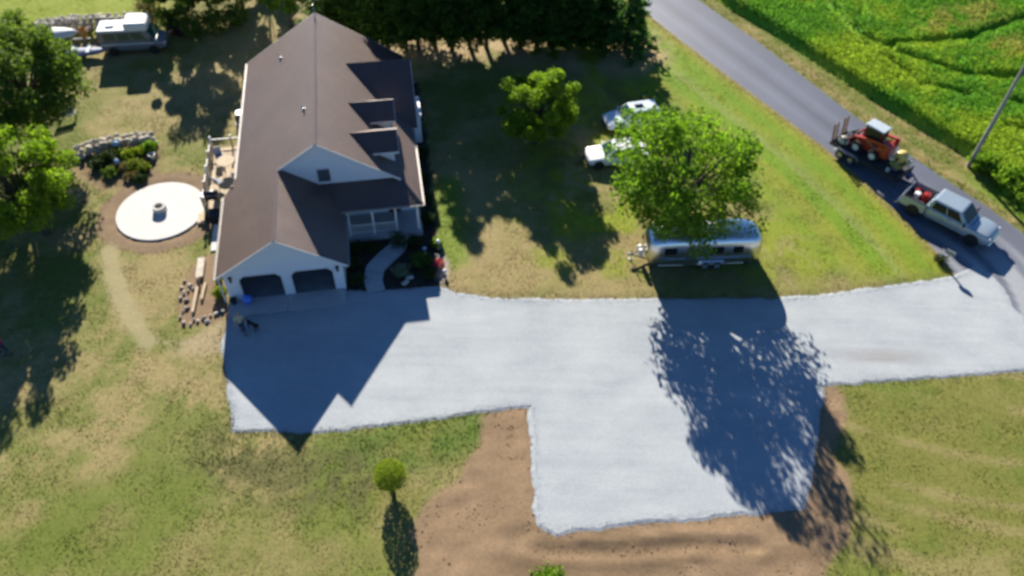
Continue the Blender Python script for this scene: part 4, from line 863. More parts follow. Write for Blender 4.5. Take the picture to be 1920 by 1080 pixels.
def loft(secs, name, m, parent, sub=2, smooth=True):
    """secs: list of (x, [(y, z), ...]) with equal counts: a closed skin with flat ends"""
    k = len(secs[0][1]); mb = MB(); vv = [(x, y, z) for x, ring in secs for y, z in ring]; ff = [tuple(range(k)), tuple(range((len(secs) - 1) * k, len(secs) * k))[::-1]]
    for i in range(len(secs) - 1):
        for j in range(k): ff.append((i * k + j, i * k + (j + 1) % k, (i + 1) * k + (j + 1) % k, (i + 1) * k + j))
    return mb.add(vv, ff).build(name, m, parent, smooth=smooth, sub=sub)
def bodyring(w, z0, zs, zt, cr=.03):
    return [(-w * .90, z0), (-w, z0 + .12), (-w * 1.0, zs), (-w * .955, zt - .03), (-w * .80, zt), (0, zt + cr), (w * .80, zt), (w * .955, zt - .03), (w, zs), (w, z0 + .12), (w * .90, z0)]
def frus(c8, u0, u1, v0, v1, face, off, th=.012):
    """plate on one face of an 8-corner cabin; u along, v up"""
    q = {'front': (0, 3, 7, 4), 'back': (2, 1, 5, 6), 'right': (1, 0, 4, 5), 'left': (3, 2, 6, 7), 'top': (4, 7, 6, 5)}[face]
    A, B, C, D = [Vector(c8[i]) for i in q]
    f = lambda u, v: (A.lerp(B, u)).lerp(D.lerp(C, u), v)
    p = [f(u0, v0), f(u1, v0), f(u1, v1), f(u0, v1)]; n = (p[1] - p[0]).cross(p[3] - p[0]).normalized(); cen = sum((Vector(x) for x in c8), Vector()) / 8
    if n.dot(p[0] - cen) < 0: n = -n
    a = [x + n * off for x in p]; b = [x + n * (off - th - .02) for x in p]
    return MB().add(a + b, [(0, 1, 2, 3), (7, 6, 5, 4), (0, 4, 5, 1), (1, 5, 6, 2), (2, 6, 7, 3), (3, 7, 4, 0)])
def cabin(parent, xf, xrf, xrr, xr, wb, wt, z0, z1, m, glass, name='cabin', doors=2, bevel=.07, sub=0):
    """corner order: 0 front-right .. bottom ring then top ring (x forward, y left)"""
    c8 = [(xf, -wb, z0), (xr, -wb, z0), (xr, wb, z0), (xf, wb, z0), (xrf, -wt, z1), (xrr, -wt, z1), (xrr, wt, z1), (xrf, wt, z1)]
    cb = MB().add(c8, [(3, 2, 1, 0), (4, 5, 6, 7), (0, 1, 5, 4), (2, 3, 7, 6), (1, 2, 6, 5), (3, 0, 4, 7)]).build(name, m, parent, smooth=False, bevel=bevel)
    frus(c8, .06, .94, .12, .92, 'front', .006).build('windshield', glass, cb); frus(c8, .08, .92, .2, .88, 'back', .006).build('rear_window', glass, cb)
    for f in ('right', 'left'):
        for k in range(doors):
            a = .10 + .80 * k / doors; b = .10 + .80 * (k + 1) / doors - .03
            frus(c8, a, b, .15, .86, f, .006).build('side_window', glass, cb)
    return cb, c8
def car(name, label, base, rz, paint, L=4.6, W=1.82, H=1.5, glass=M_CAR_GLASS2, suv=False, group=None, sunroof=False):
    t = thing(name, label, 'car', base, rz, group); w = W / 2; hz = .92 if not suv else 1.0; bz = hz + .02; h2 = L / 2
    st = [(h2, .78, .38, .55, .62), (h2 - .12, .92, .28, .58, .74), (h2 - .6, .99, .22, .62, hz - .10), (h2 - 1.25, 1.0, .2, .66, hz), (0, 1.0, .2, .70, bz), (-h2 + .9, 1.0, .2, .70, bz), (-h2 + .25, .97, .24, .68, bz - .02), (-h2 + .05, .9, .3, .64, bz - .12), (-h2, .8, .4, .6, bz - .2)]
    loft([(x, bodyring(w * f, z0, zs, zt)) for x, f, z0, zs, zt in st], 'body', paint, t)
    cb, c8 = cabin(t, h2 - 1.15, h2 - 1.95, (-h2 + .45 if suv else -h2 + 1.3), (-h2 + .12 if suv else -h2 + .55), w * .93, w * .72, bz - .06, H, paint, glass, doors=3 if suv else 2)
    if sunroof: frus(c8, .3, .7, .18, .5, 'top', .012).build('sunroof', M_CAR_GLASS, cb)
    wx = (h2 - .82, -h2 + .85)
    for x in wx:
        for s_ in (-1, 1):
            MB().lathe([(.39, -.03), (.39, .03), (.01, .03)], n=20, c=(x, s_ * (w - .012), .35), axis='y').build('wheel_arch', M_BLACK, t); wheel(t, x, s_ * (w - .09), .33, .22, side=s_)
    for s_ in (-1, 1):
        MB().box((h2 - .14, s_ * w * .68, .66), (.16, .36, .14), rot=(0, 0, s_ * -.35), ch=.03).build('headlight', M_HL, t); MB().box((-h2 + .07, s_ * w * .74, .78), (.10, .28, .16), ch=.02).build('tail_light', M_TL, t)
        MB().box((h2 - 1.38, s_ * (w + .07), 1.0), (.16, .2, .13), ch=.04).build('mirror', paint, t)
        for k in range(2): MB().box((.25 - k * 1.0, s_ * (w + .008), .80), (.2, .03, .035), ch=.008).build('door_handle', M_CHROME, t)
    MB().b2(h2 - .03, h2 + .015, -.42, .42, .38, .56, ch=.02).build('grille', M_BLACK, t); MB().b2(-h2 - .012, -h2 + .03, -.26, .26, .5, .64).build('number_plate', M_PVC, t)
    MB().b2(h2 - .06, h2 + .03, -w * .8, w * .8, .26, .36, ch=.03).build('front_bumper', M_BLACK, t); MB().b2(-h2 - .03, -h2 + .06, -w * .8, w * .8, .32, .44, ch=.03).build('rear_bumper', M_BLACK, t)
    return t
M_WHITEP = mat('pearl_white_paint', (.80, .82, .82), rough=.25, var=.03, coat=.9)
M_BLUEP = mat('pale_blue_paint', (.62, .70, .78), rough=.25, var=.03, coat=.9)
a = gp(1148, 308); car('parked_car', 'white car parked half under the shade tree, nearer the silver trailer', (a[0] + .35, a[1] + .5, 0), R(188), M_WHITEP, 4.7, 1.85, 1.48, group='cars parked on the lawn')
a = gp(1187, 238); car('parked_car', 'pale blue car with sunroof parked behind the white car', (a[0] - .1, a[1] + .35, 0), R(195), M_BLUEP, 4.5, 1.83, 1.62, suv=True, group='cars parked on the lawn', sunroof=True)

# ---------------------------------------------------------------- pickup on the road
RDIR = math.atan2(gp(1822, 462)[1] - gp(1712, 405)[1], gp(1822, 462)[0] - gp(1712, 405)[0])
fw = np.array([math.cos(RDIR), math.sin(RDIR)]); lf = np.array([-fw[1], fw[0]])
pc = (gp(1822, 462)[:2] + gp(1712, 405)[:2]) / 2 + lf * .88 - fw * .25          # wheels nearest the camera are its right-hand side
pk = thing('pickup_truck', 'silver blue crew cab pickup truck on the road by the driveway mouth', 'pickup truck', (pc[0], pc[1], .03), RDIR)
w = 1.0
st = [(3.12, .80, .50, .72, .90), (3.02, .95, .42, .80, 1.10), (2.6, 1.0, .38, .85, 1.20), (1.55, 1.0, .36, .88, 1.25), (.4, 1.0, .36, .88, 1.24), (-1.30, 1.0, .36, .88, 1.24), (-1.33, 1.0, .36, .88, 1.24)]
loft([(x, bodyring(w * f, z0, zs, zt, .04)) for x, f, z0, zs, zt in st], 'body', M_SILV, pk)
cb, c8 = cabin(pk, 1.55, .78, -1.16, -1.33, .96, .83, 1.19, 1.94, M_SILV, M_CAR_GLASS, bevel=.11)
for s_ in (-1, 1):
    MB().b2(-3.05, -1.34, s_ * 1.0 - (.10 if s_ > 0 else 0), s_ * 1.0 + (.10 if s_ < 0 else 0), .55, 1.26, ch=.03).build('bed_side', M_SILV, pk)
    MB().b2(-3.0, -1.36, s_ * .95 - .06, s_ * .95 + .06, 1.262, 1.285, ch=.01).build('bed_rail', M_BLACK, pk)
    MB().b2(-2.45, -1.65, s_ * .8 - .1, s_ * .8 + .1, .72, .92, ch=.04).build('wheel_well', M_BEDL, pk)
    MB().box((3.0, s_ * .76, .95), (.18, .32, .2), rot=(0, 0, s_ * -.3), ch=.03).build('headlight', M_HL, pk); MB().b2(-3.07, -3.02, s_ * .92 - .07, s_ * .92 + .07, .85, 1.2, ch=.02).build('tail_light', M_TL, pk)
    m_ = MB().box((1.3, s_ * 1.16, 1.38), (.14, .24, .24), ch=.04).build('mirror', M_BLACK, pk); MB().tube([(1.32, s_ * .95, 1.3), (1.32, s_ * 1.1, 1.34)], .025, 6).build('mirror_arm', M_BLACK, m_)
    for x in (.30, -.80): MB().box((x, s_ * 1.012, 1.12), (.22, .03, .045), ch=.01).build('door_handle', M_CHROME, pk)
    for x in (1.0, -.12, -1.15): MB().b2(x - .006, x + .006, s_ * 1.0 - .012, s_ * 1.0 + .012, .55, 1.16).build('door_seam', M_BLACK, pk)
    MB().b2(-.75, 1.35, s_ * .98 - .09, s_ * .98 + .09, .36, .41, ch=.02).build('running_board', M_BLACK, pk)
    for x in (2.1, -2.05):
        MB().lathe([(.48, -.03), (.48, .03), (.01, .03)], n=22, c=(x, s_ * .99, .44), axis='y').build('wheel_arch', M_BLACK, pk); wheel(pk, x, s_ * .90, .40, .27, side=s_)
MB().b2(-3.02, -1.36, -.9, .9, .66, .72).build('bed_floor', M_BEDL, pk); MB().b2(-3.1, -3.04, -.9, .9, .6, 1.25, ch=.02).build('tailgate', M_SILV, pk); MB().b2(-1.41, -1.345, -.9, .9, .721, 1.24).build('bed_front', M_SILV, pk)
MB().b2(3.06, 3.16, -.55, .55, .70, .98, ch=.03).build('grille', M_CHROME, pk); MB().b2(2.98, 3.22, -.95, .95, .46, .66, ch=.05).build('front_bumper', M_CHROME, pk); MB().b2(-3.26, -3.1, -.9, .9, .50, .64, ch=.03).build('rear_bumper', M_CHROME, pk)
MB().b2(3.162, 3.17, -.5, .5, .82, .86).build('grille_bar', M_BLACK, pk); MB().box((1.66, .05, 1.262), (.06, 1.3, .02)).build('wiper_cowl', M_BLACK, pk)
def onP(x, y, z): q = pc + fw * x + lf * y; return (q[0], q[1], z + .03)
c = thing('fuel_can', 'red fuel can in the pickup bed', 'can', onP(-2.55, .55, .72), RDIR); MB().b2(-.17, .17, -.13, .13, 0, .38, ch=.04).build('can_body', M_RED, c); MB().tube([(.1, 0, .36), (.2, 0, .5)], .03, 8).build('spout', M_BLACK, c); MB().tube([(-.12, 0, .38), (-.08, 0, .47), (.04, 0, .47), (.06, 0, .38)], .018, 6).build('handle', M_RED, c)
c = thing('fuel_drum', 'large red container behind the cab in the pickup bed', 'container', onP(-1.85, .3, .72), RDIR); MB().lathe([(.05, 0), (.24, .01), (.25, .05), (.25, .5), (.22, .55), (.05, .56)], n=16).build('drum_body', M_RED, c); MB().lathe([(.05, .56), (.05, .62), (.01, .62)], n=10).build('drum_cap', M_BLACK, c)
c = thing('white_bucket', 'white bucket in the pickup bed beside the red container', 'bucket', onP(-2.4, .05, .72), RDIR); MB().lathe([(.02, 0), (.16, 0), (.2, .42), (.21, .43), (.21, .46), (.02, .47)], n=16).build('pail', M_PVC, c); MB().tube([(0, -.2, .4), (0, -.14, .55), (0, .14, .55), (0, .2, .4)], .01, 6).build('bail', M_STEEL, c)
c = thing('tool_tray', 'dark red tool tray against the near side of the pickup bed', 'tool tray', onP(-2.1, -.66, .72), RDIR); MB().b2(-.5, .5, -.16, .16, 0, .3, ch=.02).build('tray', mat('dark_red_paint', (.16, .03, .03), rough=.5), c); MB().tube([(-.4, 0, .3), (-.4, 0, .42), (.4, 0, .42), (.4, 0, .3)], .015, 6).build('handle', M_STEEL, c)

# ---------------------------------------------------------------- equipment trailer behind it
M_TDECK = mat('trailer_planks', (.045, .046, .050), rough=.85, var=.3, scale=4)
M_TFRAME = mat('trailer_frame', (.020, .021, .026), rough=.5, var=.2)
_t0, _t1 = gp(1566, 271, .76), gp(1664, 328, .76); TDIR = math.atan2(_t1[1] - _t0[1], _t1[0] - _t0[0])
tf = np.array([math.cos(TDIR), math.sin(TDIR)]); tl = np.array([-tf[1], tf[0]]); tc_ = _t0[:2] + tf * 2.75 + tl * 1.03
tr = thing('equipment_trailer', 'black flatbed equipment trailer with raised ramps hitched behind the pickup', 'trailer', (tc_[0], tc_[1], .02), TDIR)
# x forward; deck from -3.1 to 2.9
for k in range(9): y = -.98 + k * .218; MB().b2(-3.1, 2.4, y, y + .21, .70, .745).build('plank', M_TDECK, tr)
for s_ in (-1, 1): MB().b2(-3.12, 2.45, s_ * 1.03 - .045, s_ * 1.03 + .045, .58, .76, ch=.01).build('side_rail', M_TFRAME, tr); MB().tube([(2.4, s_ * .85, .62), (3.75, .0, .58)], .06, 4).build('tongue', M_TFRAME, tr)
MB().b2(2.4, 2.5, -1.02, 1.02, .58, 1.05, ch=.01).build('headboard', M_TFRAME, tr); MB().b2(-3.2, -3.12, -1.05, 1.05, .55, .78).build('tail_beam', M_TFRAME, tr)
MB().b2(3.6, 3.95, -.08, .08, .50, .64, ch=.03).build('coupler', M_STEEL, tr); MB().b2(2.62, 2.95, -.3, .3, .68, 1.0, ch=.04).build('tongue_box', mat('navy_box', (.03, .04, .12), rough=.4), tr); MB().tube([(3.2, .0, .05), (3.2, 0, .95)], .04, 8).build('jack', M_STEEL, tr)
for s_ in (-1, 1):
    for x in (-2.05, -1.15): wheel(tr, x, s_ * 1.22, .36, .24, side=s_)
    MB().add([(-2.62, s_ * 1.08, .55), (-2.62, s_ * 1.38, .55), (-2.4, s_ * 1.08, .78), (-2.4, s_ * 1.38, .78), (-.8, s_ * 1.08, .78), (-.8, s_ * 1.38, .78), (-.58, s_ * 1.08, .55), (-.58, s_ * 1.38, .55)], [(0, 1, 3, 2), (2, 3, 5, 4), (4, 5, 7, 6)]).build('mudguard', M_STEEL, tr)
    # ladder ramp standing upright at the tail
    rp = MB()
    for e in (-.22, .22): rp.box((-3.26, s_ * .62 + e, 1.42), (.09, .07, 1.45), rot=(0, R(-8), 0))
    ro = rp.build('ramp', mat('rusty_steel', (.16, .11, .085), rough=.8, var=.4), tr)
    for k in range(9): zz = .86 + k * .145; MB().box((-3.26 - (zz - 1.42) * .14, s_ * .62, zz), (.06, .40, .07)).build('rung', MATS['rusty_steel'], ro)
def onT(x, y, z): q = tc_ + tf * x + tl * y; return (q[0], q[1], z + .02)
# red compact loader on the deck, facing the tail
sk = thing('skid_loader', 'red compact skid loader with pale cab roof on the flatbed trailer', 'loader', onT(-.85, .18, .746), TDIR + math.pi)
sk.scale = (1.14, 1.12, 1.12)
M_REDD = mat('red_cab_paint', (.30, .022, .018), rough=.4, var=.15)
MB().b2(-1.15, .75, -.42, .42, .30, .95, ch=.06).build('chassis', M_RED, sk); MB().b2(-1.55, -.75, -.55, .55, .42, 1.25, ch=.10).build('engine_hood', M_RED, sk)
for s_ in (-1, 1):
    for x in (-.72, .48): wheel(sk, x, s_ * .66, .37, .28, rim=M_PVC, side=s_)
    MB().tube([(-1.35, s_ * .58, 1.45), (-.3, s_ * .60, 1.32), (.85, s_ * .58, .98), (1.25, s_ * .52, .42)], [.10, .10, .09, .08], 4).build('lift_arm', M_RED, sk)
    MB().b2(-1.5, -1.2, s_ * .58 - .08, s_ * .58 + .08, .9, 1.55, ch=.03).build('arm_tower', M_RED, sk); MB().tube([(-.9, s_ * .48, .75), (.35, s_ * .52, 1.1)], .04, 8).build('hydraulic_ram', M_CHROME, sk)
    for x, x2 in ((-.72, -.66), (.52, .42)): MB().tube([(x, s_ * .40, .9), (x2, s_ * .40, 2.0)], .04, 6).build('cab_pillar', M_REDD, sk)
    MB().b2(-.62, .42, s_ * .405 - .01, s_ * .405 + .01, 1.0, 1.92).build('side_screen', M_BLACK, sk)
MB().b2(-.78, .55, -.48, .48, 2.0, 2.09, ch=.05).build('cab_roof', mat('pale_roof', (.42, .49, .54), rough=.4, var=.08), sk); MB().b2(-.66, -.62, -.38, .38, 1.0, 1.95).build('rear_screen', M_BLACK, sk)
sea = MB().b2(-.55, -.1, -.25, .25, .97, 1.12, ch=.04).build('seat', M_BLACK, sk); MB().b2(-.62, -.5, -.24, .24, 1.1, 1.55, ch=.03).build('seat_back', M_BLACK, sea)
bk = MB(); bk.wall([(1.15, .08), (1.85, .05), (1.87, .09), (1.3, .14), (1.22, .30), (1.24, .62), (1.15, .64)], -.84, .84); bk.wall([(1.15, .08), (1.85, .06), (1.24, .64)], -.87, -.84); bk.wall([(1.15, .08), (1.85, .06), (1.24, .64)], .84, .87); bk.build('bucket', M_TFRAME, sk)
for y in (-.35, .35): MB().lathe([(.02, .0), (.10, .0), (.11, .08), (.08, .12), (.02, .13)], n=12, c=(-1.3, y, 1.26)).build('beacon', M_RED, sk)
q = thing('white_sack', 'cream white bulk sack at the near rear corner of the trailer', 'sack', onT(-2.45, -.55, .746), TDIR + .2)
MB().ball((0, 0, .33), .40, 12, 8, jit=.05, sq=(1.05, .85, .85)).build('sack_body', mat('woven_sack', (.60, .56, .47), rough=.9, var=.1), q, smooth=True); MB().tube([(-.1, 0, .62), (.08, .06, .8), (.2, -.02, .64)], [.05, .06, .04], 6).build('sack_neck', MATS['woven_sack'], q)
# yellow walk-behind roller near the front of the trailer
ro = thing('yellow_roller', 'yellow and cream compactor standing at the front of the trailer', 'compactor', onT(1.65, .1, .746), TDIR)
MB().lathe([(.02, -.42), (.28, -.42), (.32, -.38), (.32, .38), (.28, .42), (.02, .42)], n=20, c=(.05, 0, .33), axis='y').build('drum', M_STEEL, ro, smooth=False); MB().b2(-.42, .5, -.5, .5, .40, .62, ch=.05).build('frame', mat('olive_yellow_paint', (.30, .28, .06), rough=.5, var=.15), ro)
MB().lathe([(.02, -.36), (.36, -.36), (.42, -.28), (.42, .28), (.36, .36), (.02, .36)], n=18, c=(-.05, .12, .98), axis='y').build('engine_hood', M_YELL, ro, smooth=True)
MB().lathe([(.10, 0), (.2, .02), (.22, .1), (.2, .2), (.05, .22)], n=14, c=(-.42, -.3, .70)).build('water_tank', mat('cream_plastic', (.68, .62, .44), rough=.5), ro); MB().lathe([(.08, 0), (.17, .02), (.18, .3), (.05, .34)], n=14, c=(.62, .2, .62)).build('fuel_tank', MATS['cream_plastic'], ro)
MB().tube([(.3, -.3, .7), (.85, -.28, 1.25), (.95, -.2, 1.28), (.95, .2, 1.28), (.85, .28, 1.25), (.3, .3, .7)], .025, 6).build('handle', M_BLACK, ro); MB().lathe([(.09, 0), (.09, .16), (.02, .17)], n=12, c=(-.05, -.42, .9)).build('air_filter', M_BLACK, ro)
q = thing('grey_jug', 'pale grey jug beside the yellow compactor on the trailer', 'jug', onT(1.45, -.72, .746), TDIR); MB().b2(-.13, .13, -.1, .1, 0, .34, ch=.04).build('jug_body', mat('grey_plastic', (.45, .5, .5), rough=.5), q); MB().lathe([(.04, .34), (.04, .4), (.01, .4)], n=8).build('jug_cap', M_BLACK, q)

# ---------------------------------------------------------------- silver travel trailer
def alu():
    m, nt, b = _new('polished_aluminium'); N = nt.nodes; L = nt.links; tc = N.new('ShaderNodeTexCoord')
    n = N.new('ShaderNodeTexNoise'); n.inputs['Scale'].default_value = 2.2; n.inputs['Detail'].default_value = 3; L.new(tc.outputs['Object'], n.inputs[0])
    bp = N.new('ShaderNodeBump'); bp.inputs['Strength'].default_value = .12; bp.inputs['Distance'].default_value = .05; L.new(n.outputs[0], bp.inputs['Height']); L.new(bp.outputs[0], b.inputs['Normal'])
    r = N.new('ShaderNodeValToRGB'); r.color_ramp.elements[0].color = (.62, .64, .67, 1); r.color_ramp.elements[1].color = (.78, .79, .80, 1); L.new(n.outputs[0], r.inputs[0]); L.new(r.outputs[0], b.inputs['Base Color'])
    b.inputs['Metallic'].default_value = 1; b.inputs['Roughness'].default_value = .27; return m
M_ALU = alu()
A0, A1 = gp(1207, 508), gp(1424, 500)
ad = math.atan2(A1[1] - A0[1], A1[0] - A0[0]); an = np.array([-math.sin(ad), math.cos(ad)]); ac = (A0[:2] + A1[:2]) / 2 + an * 1.12
al = thing('travel_trailer', 'polished silver travel trailer with rounded ends parked beside the driveway', 'travel trailer', (ac[0], ac[1], 0), ad)
def aring(sc, zsc, dz=0):
    pts = [(-1.10, .42), (-1.20, .60), (-1.22, 1.2), (-1.20, 1.9), (-1.08, 2.35), (-.80, 2.62), (-.4, 2.74), (0, 2.77), (.4, 2.74), (.80, 2.62), (1.08, 2.35), (1.20, 1.9), (1.22, 1.2), (1.20, .60), (1.10, .42)]
    return [(y * sc, (z - .42) * zsc + .42 + dz) for y, z in pts]
Lh = 3.75
secs = [(-Lh, aring(.62, .52, .25)), (-Lh + .10, aring(.76, .70, .14)), (-Lh + .35, aring(.90, .88, .03)), (-Lh + .8, aring(.98, .97)), (-Lh + 1.3, aring(1, 1)), (-1, aring(1, 1)), (1, aring(1, 1)), (Lh - 1.3, aring(1, 1)), (Lh - .8, aring(.98, .97)), (Lh - .35, aring(.90, .88, .03)), (Lh - .10, aring(.76, .70, .14)), (Lh, aring(.62, .52, .25))]
sh = loft(secs, 'shell', M_ALU, al, sub=2)
for z in (.52, 1.02, 1.12): MB().b2(-3.0, 3.0, -1.245, -1.215, z, z + .035).build('rub_strip', M_CHROME, al)
for x0, x1 in ((-2.75, -1.95), (.25, 1.05), (1.7, 2.3)):
    g = MB().add([(x0, -1.235, 1.55), (x1, -1.235, 1.55), (x1, -1.222, 2.0), (x0, -1.222, 2.0), (x0, -1.18, 1.55), (x1, -1.18, 1.55), (x1, -1.16, 2.0), (x0, -1.16, 2.0)], [(0, 1, 2, 3), (7, 6, 5, 4), (0, 4, 5, 1), (1, 5, 6, 2), (2, 6, 7, 3), (3, 7, 4, 0)]).build('window', M_CAR_GLASS, al)
    MB().b2(x0 - .04, x1 + .04, -1.25, -1.225, 1.48, 1.545).build('window_sill', M_CHROME, g)
MB().b2(-1.3, -.55, -1.24, -1.222, .5, 1.95).build('service_panel', M_ALU, al)
for s_ in (-1, 1):
    for x in (.12, .92): wheel(al, x, s_ * 1.10, .33, .22, side=s_)
    MB().add([(-.35, s_ * 1.10, .6), (-.35, s_ * 1.30, .6), (-.2, s_ * 1.10, .76), (-.2, s_ * 1.30, .76), (1.25, s_ * 1.10, .76), (1.25, s_ * 1.30, .76), (1.4, s_ * 1.10, .6), (1.4, s_ * 1.30, .6)], [(0, 1, 3, 2), (2, 3, 5, 4), (4, 5, 7, 6)]).build('wheel_fender', M_CHROME, al)
    MB().tube([(-3.3, s_ * .6, .45), (-4.55, 0, .45)], .05, 4).build('hitch_beam', M_TFRAME, al); MB().lathe([(.02, 0), (.15, .02), (.16, .08), (.16, .48), (.10, .56), (.03, .58)], n=14, c=(-3.95, s_ * .19, .48)).build('gas_bottle', M_PVC, al)
MB().b2(-4.8, -4.5, -.07, .07, .42, .56, ch=.03).build('coupler', M_STEEL, al); MB().tube([(-4.5, 0, .03), (-4.5, 0, .95)], .04, 8).build('jack', M_STEEL, al); MB().lathe([(.02, 0), (.13, .01), (.13, .03), (.02, .04)], n=14, c=(-4.5, 0, 0)).build('jack_pad', M_STEEL, al)
ac_ = MB().b2(-.2, .8, -.36, .36, 2.76, 3.02, ch=.10).build('roof_air_conditioner', mat('off_white_shroud', (.62, .64, .65), rough=.5), al)
for x in (-2.1, 1.9): MB().b2(x - .22, x + .22, -.22, .22, 2.74, 2.85, ch=.04).build('roof_hatch', MATS['off_white_shroud'], al)
for y in (-.45, .45): MB().box((-3.66, y, 1.5), (.03, .62, .5), rot=(0, R(16), R(10) * (1 if y > 0 else -1))).build('front_window', M_CAR_GLASS, al)
MB().b2(Lh - .1, Lh + .02, -.7, .7, .45, .6, ch=.03).build('rear_bumper', M_CHROME, al); MB().b2(2.6, 2.95, -1.24, -1.2, .42, .62, ch=.02).build('storage_hatch', M_BLACK, al)

# ---------------------------------------------------------------- camper van and things beside the far wall
M_VAN = mat('slate_blue_paint', (.13, .155, .19), rough=.3, var=.06, coat=.6); M_VANW = mat('white_van_roof', (.76, .78, .76), rough=.4, var=.04)
v0, v1 = gp(218, 104), gp(292, 100)
vd = math.atan2(v1[1] - v0[1], v1[0] - v0[0]); vn = np.array([-math.sin(vd), math.cos(vd)]); vc = (v0[:2] + v1[:2]) / 2 + vn * .95
va = thing('camper_van', 'slate blue camper van with stepped white roof parked by the far stone wall', 'camper van', (vc[0], vc[1], 0), vd)
loft([(x, bodyring(1.0 * f, z0, zs, zt, .02)) for x, f, z0, zs, zt in ((2.62, .8, .5, .72, .92), (2.5, .95, .38, .8, 1.08), (1.9, 1.0, .32, .85, 1.22), (1.75, 1.0, .3, .85, 1.25), (0, 1.0, .3, .85, 1.25), (-2.5, 1.0, .3, .85, 1.25), (-2.6, .98, .32, .85, 1.25))], 'body', M_VAN, va, sub=1)
cbv, c8 = cabin(va, 1.95, 1.35, -2.5, -2.58, .98, .86, 1.2, 2.05, M_VAN, M_CAR_GLASS2, doors=3, bevel=.06)
MB().b2(-2.55, .1, -.92, .92, 2.06, 2.22, ch=.08).build('low_roof', M_VANW, va); MB().b2(-.3, 1.55, -.95, .95, 2.07, 2.75, ch=.12).build('raised_roof', M_VANW, va); MB().b2(-1.9, -1.2, -.35, .35, 2.22, 2.34, ch=.05).build('roof_vent', MATS['off_white_shroud'], va)
for s_ in (-1, 1):
    for x in (1.62, -1.6):
        MB().lathe([(.42, -.03), (.42, .03), (.01, .03)], n=20, c=(x, s_ * .99, .38), axis='y').build('wheel_arch', M_BLACK, va); wheel(va, x, s_ * .92, .35, .23, side=s_)
    MB().box((2.52, s_ * .72, .86), (.14, .28, .2), ch=.03).build('headlight', M_HL, va); MB().b2(-2.64, -2.6, s_ * .85 - .07, s_ * .85 + .07, .9, 1.3).build('tail_light', M_TL, va); MB().box((1.72, s_ * 1.1, 1.42), (.1, .18, .26), ch=.03).build('mirror', M_BLACK, va)
    MB().b2(-2.5, 1.8, s_ * 1.004 - .008, s_ * 1.004 + .008, .98, 1.05).build('side_stripe', M_VANW, va)
MB().b2(2.56, 2.68, -.85, .85, .42, .56, ch=.03).build('front_bumper', M_CHROME, va); MB().b2(-2.72, -2.6, -.85, .85, .42, .56, ch=.03).build('rear_bumper', M_CHROME, va)
def boat(name, label, base, rz, Lb, Wb, hull, coverm, z=.45, covered=True, trailer=True):
    t = thing(name, label, 'boat', base, rz); w = Wb / 2
    S = [(-Lb / 2, .86, .12), (-Lb / 4, 1.0, .04), (0, 1.0, .0), (Lb / 4, .82, .05), (Lb * .42, .42, .2), (Lb / 2, .06, .4)]
    loft([(x, [(-w * f, z + .62), (-w * f * .9, z + .25 + dz), (0, z + dz), (w * f * .9, z + .25 + dz), (w * f, z + .62)]) for x, f, dz in S], 'hull', hull, t, sub=1)
    if covered: loft([(x, [(-w * f * 1.02, z + .60), (-w * f * .7, z + .80 - dz * .2), (0, z + .95 - dz * .4), (w * f * .7, z + .80 - dz * .2), (w * f * 1.02, z + .60)]) for x, f, dz in S], 'cover', coverm, t, sub=1)
    else:
        MB().add([(x, s * w * f * 1.0, z + .625) for x, f, dz in S for s in (-1, 1)] + [(x, s * w * f * 1.08, z + .65) for x, f, dz in S for s in (-1, 1)], [(2 * i, 2 * i + 2, 2 * i + 14, 2 * i + 12) for i in range(5)] + [(2 * i + 1, 2 * i + 3, 2 * i + 15, 2 * i + 13) for i in range(5)]).build('gunwale', coverm, t)
        for x in (-Lb * .25, Lb * .1): MB().b2(x - .14, x + .14, -w * .8, w * .8, z + .626, z + .66).build('bench', coverm, t)
    if trailer:
        for s in (-1, 1): wheel(t, -.4, s * (w + .1), .28, .18, side=s)
        MB().tube([(-Lb * .4, 0, .35), (Lb * .72, 0, .42)], .05, 4).build('trailer_beam', M_STEEL, t); MB().tube([(-.4, -w, .3), (-.4, w, .3)], .04, 6).build('axle', M_STEEL, t)
        for x in (-1.0, .8): MB().b2(x - .05, x + .05, -w * .6, w * .6, .38, z + .16).build('bunk', M_WOOD, t)
    return t
boat('covered_boat', 'white covered boat on a trailer left of the camper van', gp(108, 82), R(6), 4.0, 1.7, M_VANW, mat('white_tarp', (.66, .67, .68), rough=.7, var=.08))
boat('rowing_boat', 'small slate blue boat lying on the grass nearest the dark tree', gp(163, 106), R(8), 3.6, 1.25, mat('slate_hull', (.12, .16, .27), rough=.4, var=.1), mat('grey_gunwale', (.30, .34, .42), rough=.5), z=.05, covered=False, trailer=False)
cm = thing('cement_mixer', 'small orange cement mixer between the boats and the camper van', 'mixer', gp(163, 78), .5)
MB().lathe([(.03, 0), (.2, .02), (.34, .25), (.34, .42), (.2, .72), (.19, .70), (.3, .42)], n=16, c=(0, 0, .5)).build('drum', mat('orange_paint', (.62, .27, .06), rough=.5, var=.15), cm)
for k in range(3): an_ = k * 2.1; MB().tube([(.1 * math.cos(an_), .1 * math.sin(an_), .55), (.45 * math.cos(an_), .45 * math.sin(an_), 0)], .025, 6).build('leg', M_STEEL, cm)
MB().tube([(.3, 0, .8), (.62, .1, 1.15), (.7, .25, 1.15)], .02, 6).build('handle', M_PVC, cm)

